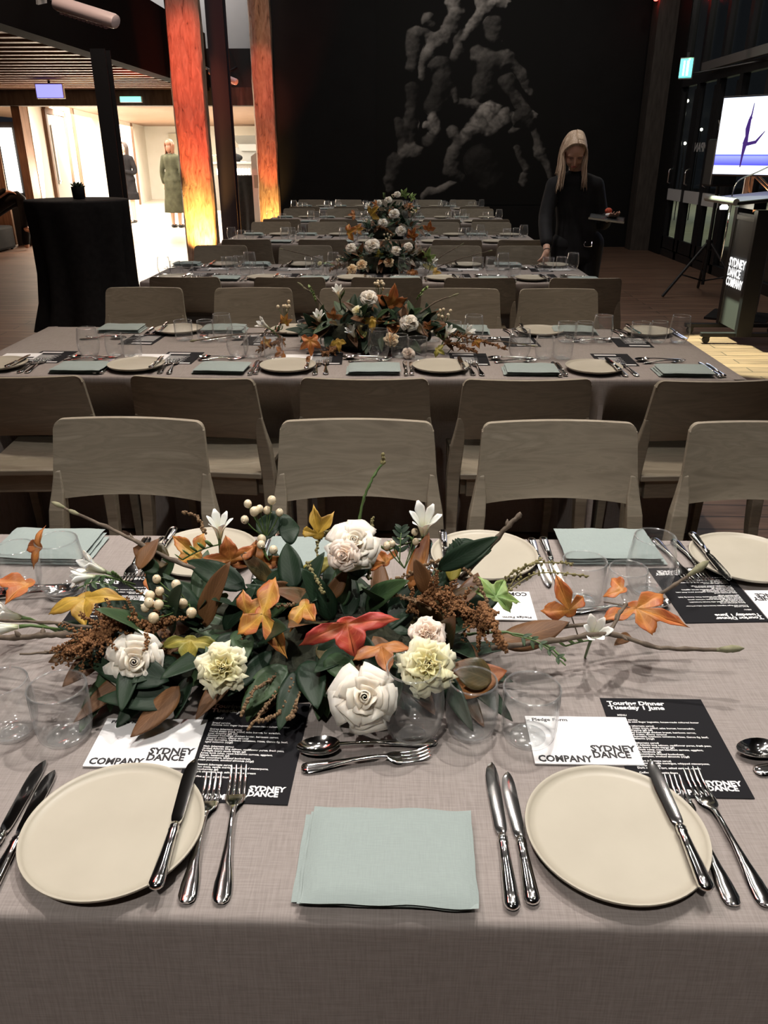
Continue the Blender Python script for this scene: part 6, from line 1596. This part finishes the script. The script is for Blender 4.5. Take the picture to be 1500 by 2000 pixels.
# ============================================================ PODIUM, SCREEN, TRUSS, STAND
def podium():
    X, Y0, Y1 = 2.86, 6.78, 7.27; yc = (Y0 + Y1) / 2
    e = tag(empty('podium', (X, yc, 0)), 'black podium on castors with white company lettering on its grey front', 'podium')
    h = (Y1 - Y0) / 2; pan = mat('grey podium panel', (.060, .062, .064), .45)
    for s in (-1, 1):
        MB().box((.02, s * (h - .03), .56), (.13, .06, 1.0)).build('upright', M['blackmetal'], e, bevel=.004)
        MB().box((.08, s * (h - .04), .075), (.82, .05, .035)).build('base_bar', M['blackmetal'], e, bevel=.006)
        for q in (-.28, .44):
            c = MB(); c.lathe([(0, -.016), (.028, -.016), (.030, -.008), (.030, .008), (.028, .016), (0, .016)], 20, Matrix.Translation((q, s * (h - .04), .031)) @ Matrix.Rotation(PI / 2, 4, 'X')); c.box((q + .012, s * (h - .04), .054), (.03, .04, .012)); c.build('castor', M['blackmetal'], e, smooth='auto')
    MB().box((-.02, 0, .56), (.02, h * 2 - .10, .92)).build('front_panel', pan, e)
    fr = mat('podium trim', (.16, .16, .16), .4, .5)
    MB().box((-.034, 0, .985), (.012, h * 2 - .11, .035)).box((-.034, -h + .058, .56), (.010, .008, .9)).box((-.034, h - .058, .56), (.010, .008, .9)).build('panel_trim', fr, e)
    MB().box((0, 0, 1.10), (.10, .30, .08)).build('neck', M['blackmetal'], e)
    MB().add([(-.26, -.33, 1.10), (.34, -.33, 1.16), (.34, .33, 1.16), (-.26, .33, 1.10), (-.26, -.33, 1.13), (.34, -.33, 1.19), (.34, .33, 1.19), (-.26, .33, 1.13)], [(0, 3, 2, 1), (4, 5, 6, 7), (0, 1, 5, 4), (1, 2, 6, 5), (2, 3, 7, 6), (3, 0, 4, 7)]).build('reading_desk', M['blackmetal'], e, bevel=.006)
    MB().tube([(-.265, -.33, 1.125), (-.265, .33, 1.125)], .026, 12).build('desk_edge', mat('brushed edge', (.30, .30, .29), .45, .3), e, smooth='auto')
    MB().tube([(-.10, .22, .62), (-.10, .20, 1.08)], .007, 8).build('cable_rod', M['steel'], e, smooth=True)
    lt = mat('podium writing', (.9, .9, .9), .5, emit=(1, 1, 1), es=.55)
    for s_, z in (('SYDNEY', .595), ('DANCE', .515), ('COMPANY', .435)):
        t = text('lettering', s_, .098, lt, e, (-.045, h - .075, z), (R(90), 0, R(-90)), sx=1.0, bold=.003, ext=.001)
        w0 = max(v.co.x for v in t.data.vertices); t.scale = ((.355 if s_ != 'DANCE' else .28) / w0, 1, 1)
    # under-desk lamp
    l = MB().lathe([(0, 0), (.03, 0), (.034, .02), (.02, .035), (0, .035)], 16, Matrix.Translation((-.17, .16, 1.045))); l.build('desk_lamp', mat('lit lamp', (1, .95, .8), .4, emit=(1, .93, .75), es=14), e, smooth=True)
    # microphone
    mp = [V3((-.10, .22, 1.13)), V3((-.09, .16, 1.26)), V3((-.02, .0, 1.33)), V3((.06, -.25, 1.42))]
    MB().tube(bez(mp, 6), .0055, 8).lathe([(0, 0), (.03, 0), (.025, .02), (0, .02)], 14, Matrix.Translation((-.10, .22, 1.12))).build('microphone_stem', M['steel'], e, smooth=True)
    d = (mp[3] - mp[2]).normalized(); MB().tube([mp[3] - d * .01, mp[3] + d * .01, mp[3] + d * .05, mp[3] + d * .06], [.008, .013, .013, .006], 12).build('microphone', M['blackmetal'], e, smooth=True)
podium()
def screen():
    A = V3((2.86, 8.05, 0)); ang = R(-50); L, Hh = 1.10, .62; zb = 1.30
    d = V3((math.cos(ang), math.sin(ang), 0)); c = A + d * L / 2
    e = tag(empty('television', (c.x, c.y, zb + Hh / 2), ang), 'wide lit television on a truss showing a dancer on blue and white', 'television')
    MB().box((0, .03, 0), (L + .03, .05, Hh + .03)).build('housing', M['blackmetal'], e, bevel=.006)
    def em(n, c_, s): return mat(n, c_, .5, emit=c_, es=s)
    m = em('screen picture', (.8, .85, 1), 1.15); nt = m.node_tree; b = nt.nodes['Principled BSDF']
    tc = nd(m, 'ShaderNodeTexCoord'); sp = nd(m, 'ShaderNodeSeparateXYZ'); lk(m, tc.outputs['Object'], sp.inputs[0])
    mr = nd(m, 'ShaderNodeMapRange'); mr.inputs[1].default_value = -Hh / 2; mr.inputs[2].default_value = Hh / 2; lk(m, sp.outputs[2], mr.inputs[0])
    r = ramp(m, ((0, (.75, .8, 1)), (.115, (.75, .8, 1)), (.12, (.05, .05, .55)), (.24, (.22, .25, .9)), (.255, (.02, .02, .35)), (.27, (.55, .65, 1)), (.5, (.85, .92, 1)), (1, (.7, .8, 1)))); lk(m, mr.outputs[0], r.inputs[0])
    mr2 = nd(m, 'ShaderNodeMapRange'); mr2.inputs[1].default_value = -.10; mr2.inputs[2].default_value = .35; lk(m, sp.outputs[0], mr2.inputs[0])
    mx = nd(m, 'ShaderNodeMix', data_type='RGBA'); n = nd(m, 'ShaderNodeTexNoise'); n.inputs['Scale'].default_value = 9; ml = nd(m, 'ShaderNodeMath', operation='MULTIPLY'); lk(m, tc.outputs['Object'], n.inputs['Vector']); lk(m, mr2.outputs[0], ml.inputs[0]); lk(m, n.outputs[0], ml.inputs[1]); lk(m, ml.outputs[0], mx.inputs[0]); lk(m, r.outputs[0], mx.inputs[6]); mx.inputs[7].default_value = (.04, .03, .5, 1)
    lk(m, mx.outputs[2], b.inputs['Emission Color']); b.inputs['Base Color'].default_value = (.02, .02, .02, 1)
    MB().box((0, 0, 0), (L, .01, Hh)).build('screen', m, e)
    dk = em('dancer silhouette', (.05, .02, .16), .5)
    f = MB(); z0 = -.008
    def st(pts, rad): f.loft([[(p[0] - r_, z0, p[1]), (p[0] + r_, z0, p[1]), (p[0] + r_, z0 - .002, p[1]), (p[0] - r_, z0 - .002, p[1])] for p, r_ in zip(pts, rad)])
    x = -.27
    st([(x + .015, .26), (x + .01, .18), (x, .13)], [.003, .006, .010]); st([(x, .14), (x - .008, .06), (x - .004, 0), (x - .01, -.06)], [.012, .020, .015, .024])
    st([(x - .01, -.06), (x - .018, -.16), (x - .022, -.25)], [.020, .010, .005]); f.ball((x + .004, z0, .145), .014, 8, 6, (1, .2, 1.1))
    f.add([(x, z0, -.05), (x + .08, z0, -.035), (x + .15, z0, .04), (x + .155, z0, .035), (x + .09, z0, -.06), (x, z0, -.08)], [(0, 1, 4, 5), (1, 2, 3, 4)])
    f.build('dancer', dk, e)
    w_ = em('white figures', (.5, .6, 1), 1.4)
    t = tag(empty('truss', (3.32, 8.02, 0), R(-30)), 'square aluminium truss lit orange, holding up the television', 'truss')
    al = mat('aluminium truss', (.6, .6, .62), .3, .8); b = MB(); a = .12
    for i in (-1, 1):
        for j in (-1, 1): MB().tube([(i * a, j * a, .02), (i * a, j * a, 1.75)], .024, 10).build('chord', al, t, smooth='auto')
    for k in range(8):
        z = .08 + k * .21
        for (p, q) in (((-a, -a), (a, -a)), ((-a, a), (a, a)), ((-a, -a), (-a, a)), ((a, -a), (a, a))):
            if k % 2: p, q = q, p
            b.tube([(p[0], p[1], z), (q[0], q[1], z + .20)], .010, 6)
    b.build('bracing', al, t, smooth=True)
    MB().box((0, 0, .01), (.55, .55, .02)).build('base_plate', M['blackmetal'], t)
screen()
def stand():
    x, y = 3.40, 9.35; e = tag(empty('speaker_stand', (x, y, 0)), 'black tripod speaker stand on the floor behind the podium', 'stand')
    MB().tube([(0, 0, .12), (0, 0, 1.15)], .018, 10).build('pole', M['blackmetal'], e, smooth='auto')
    MB().lathe([(0, .5), (.035, .5), (.04, .53), (.035, .60), (0, .60)], 12).build('collar', M['blackmetal'], e, smooth='auto')
    for a in (200, 310, 75):
        d = V3((math.cos(R(a)), math.sin(R(a)), 0)); MB().tube([V3((0, 0, .56)) + d * .03, d * .52 + V3((0, 0, .015))], .016, 8).build('leg', M['blackmetal'], e, smooth='auto')
        MB().tube([V3((0, 0, .16)), d * .30 + V3((0, 0, .24))], .009, 6).build('brace', M['blackmetal'], e, smooth=True)
    s = tag(empty('loudspeaker', (x, y, 1.15)), 'black loudspeaker on the tripod stand behind the podium', 'loudspeaker')
    MB().box((0, 0, .23), (.27, .27, .46)).build('cabinet', M['blackmetal'], s, bevel=.02)
    MB().box((-.0, -.137, .23), (.23, .006, .40)).build('grille', M['blackcloth'], s)
stand()
# handle of the blue lit cutlery etc. is part of the place settings
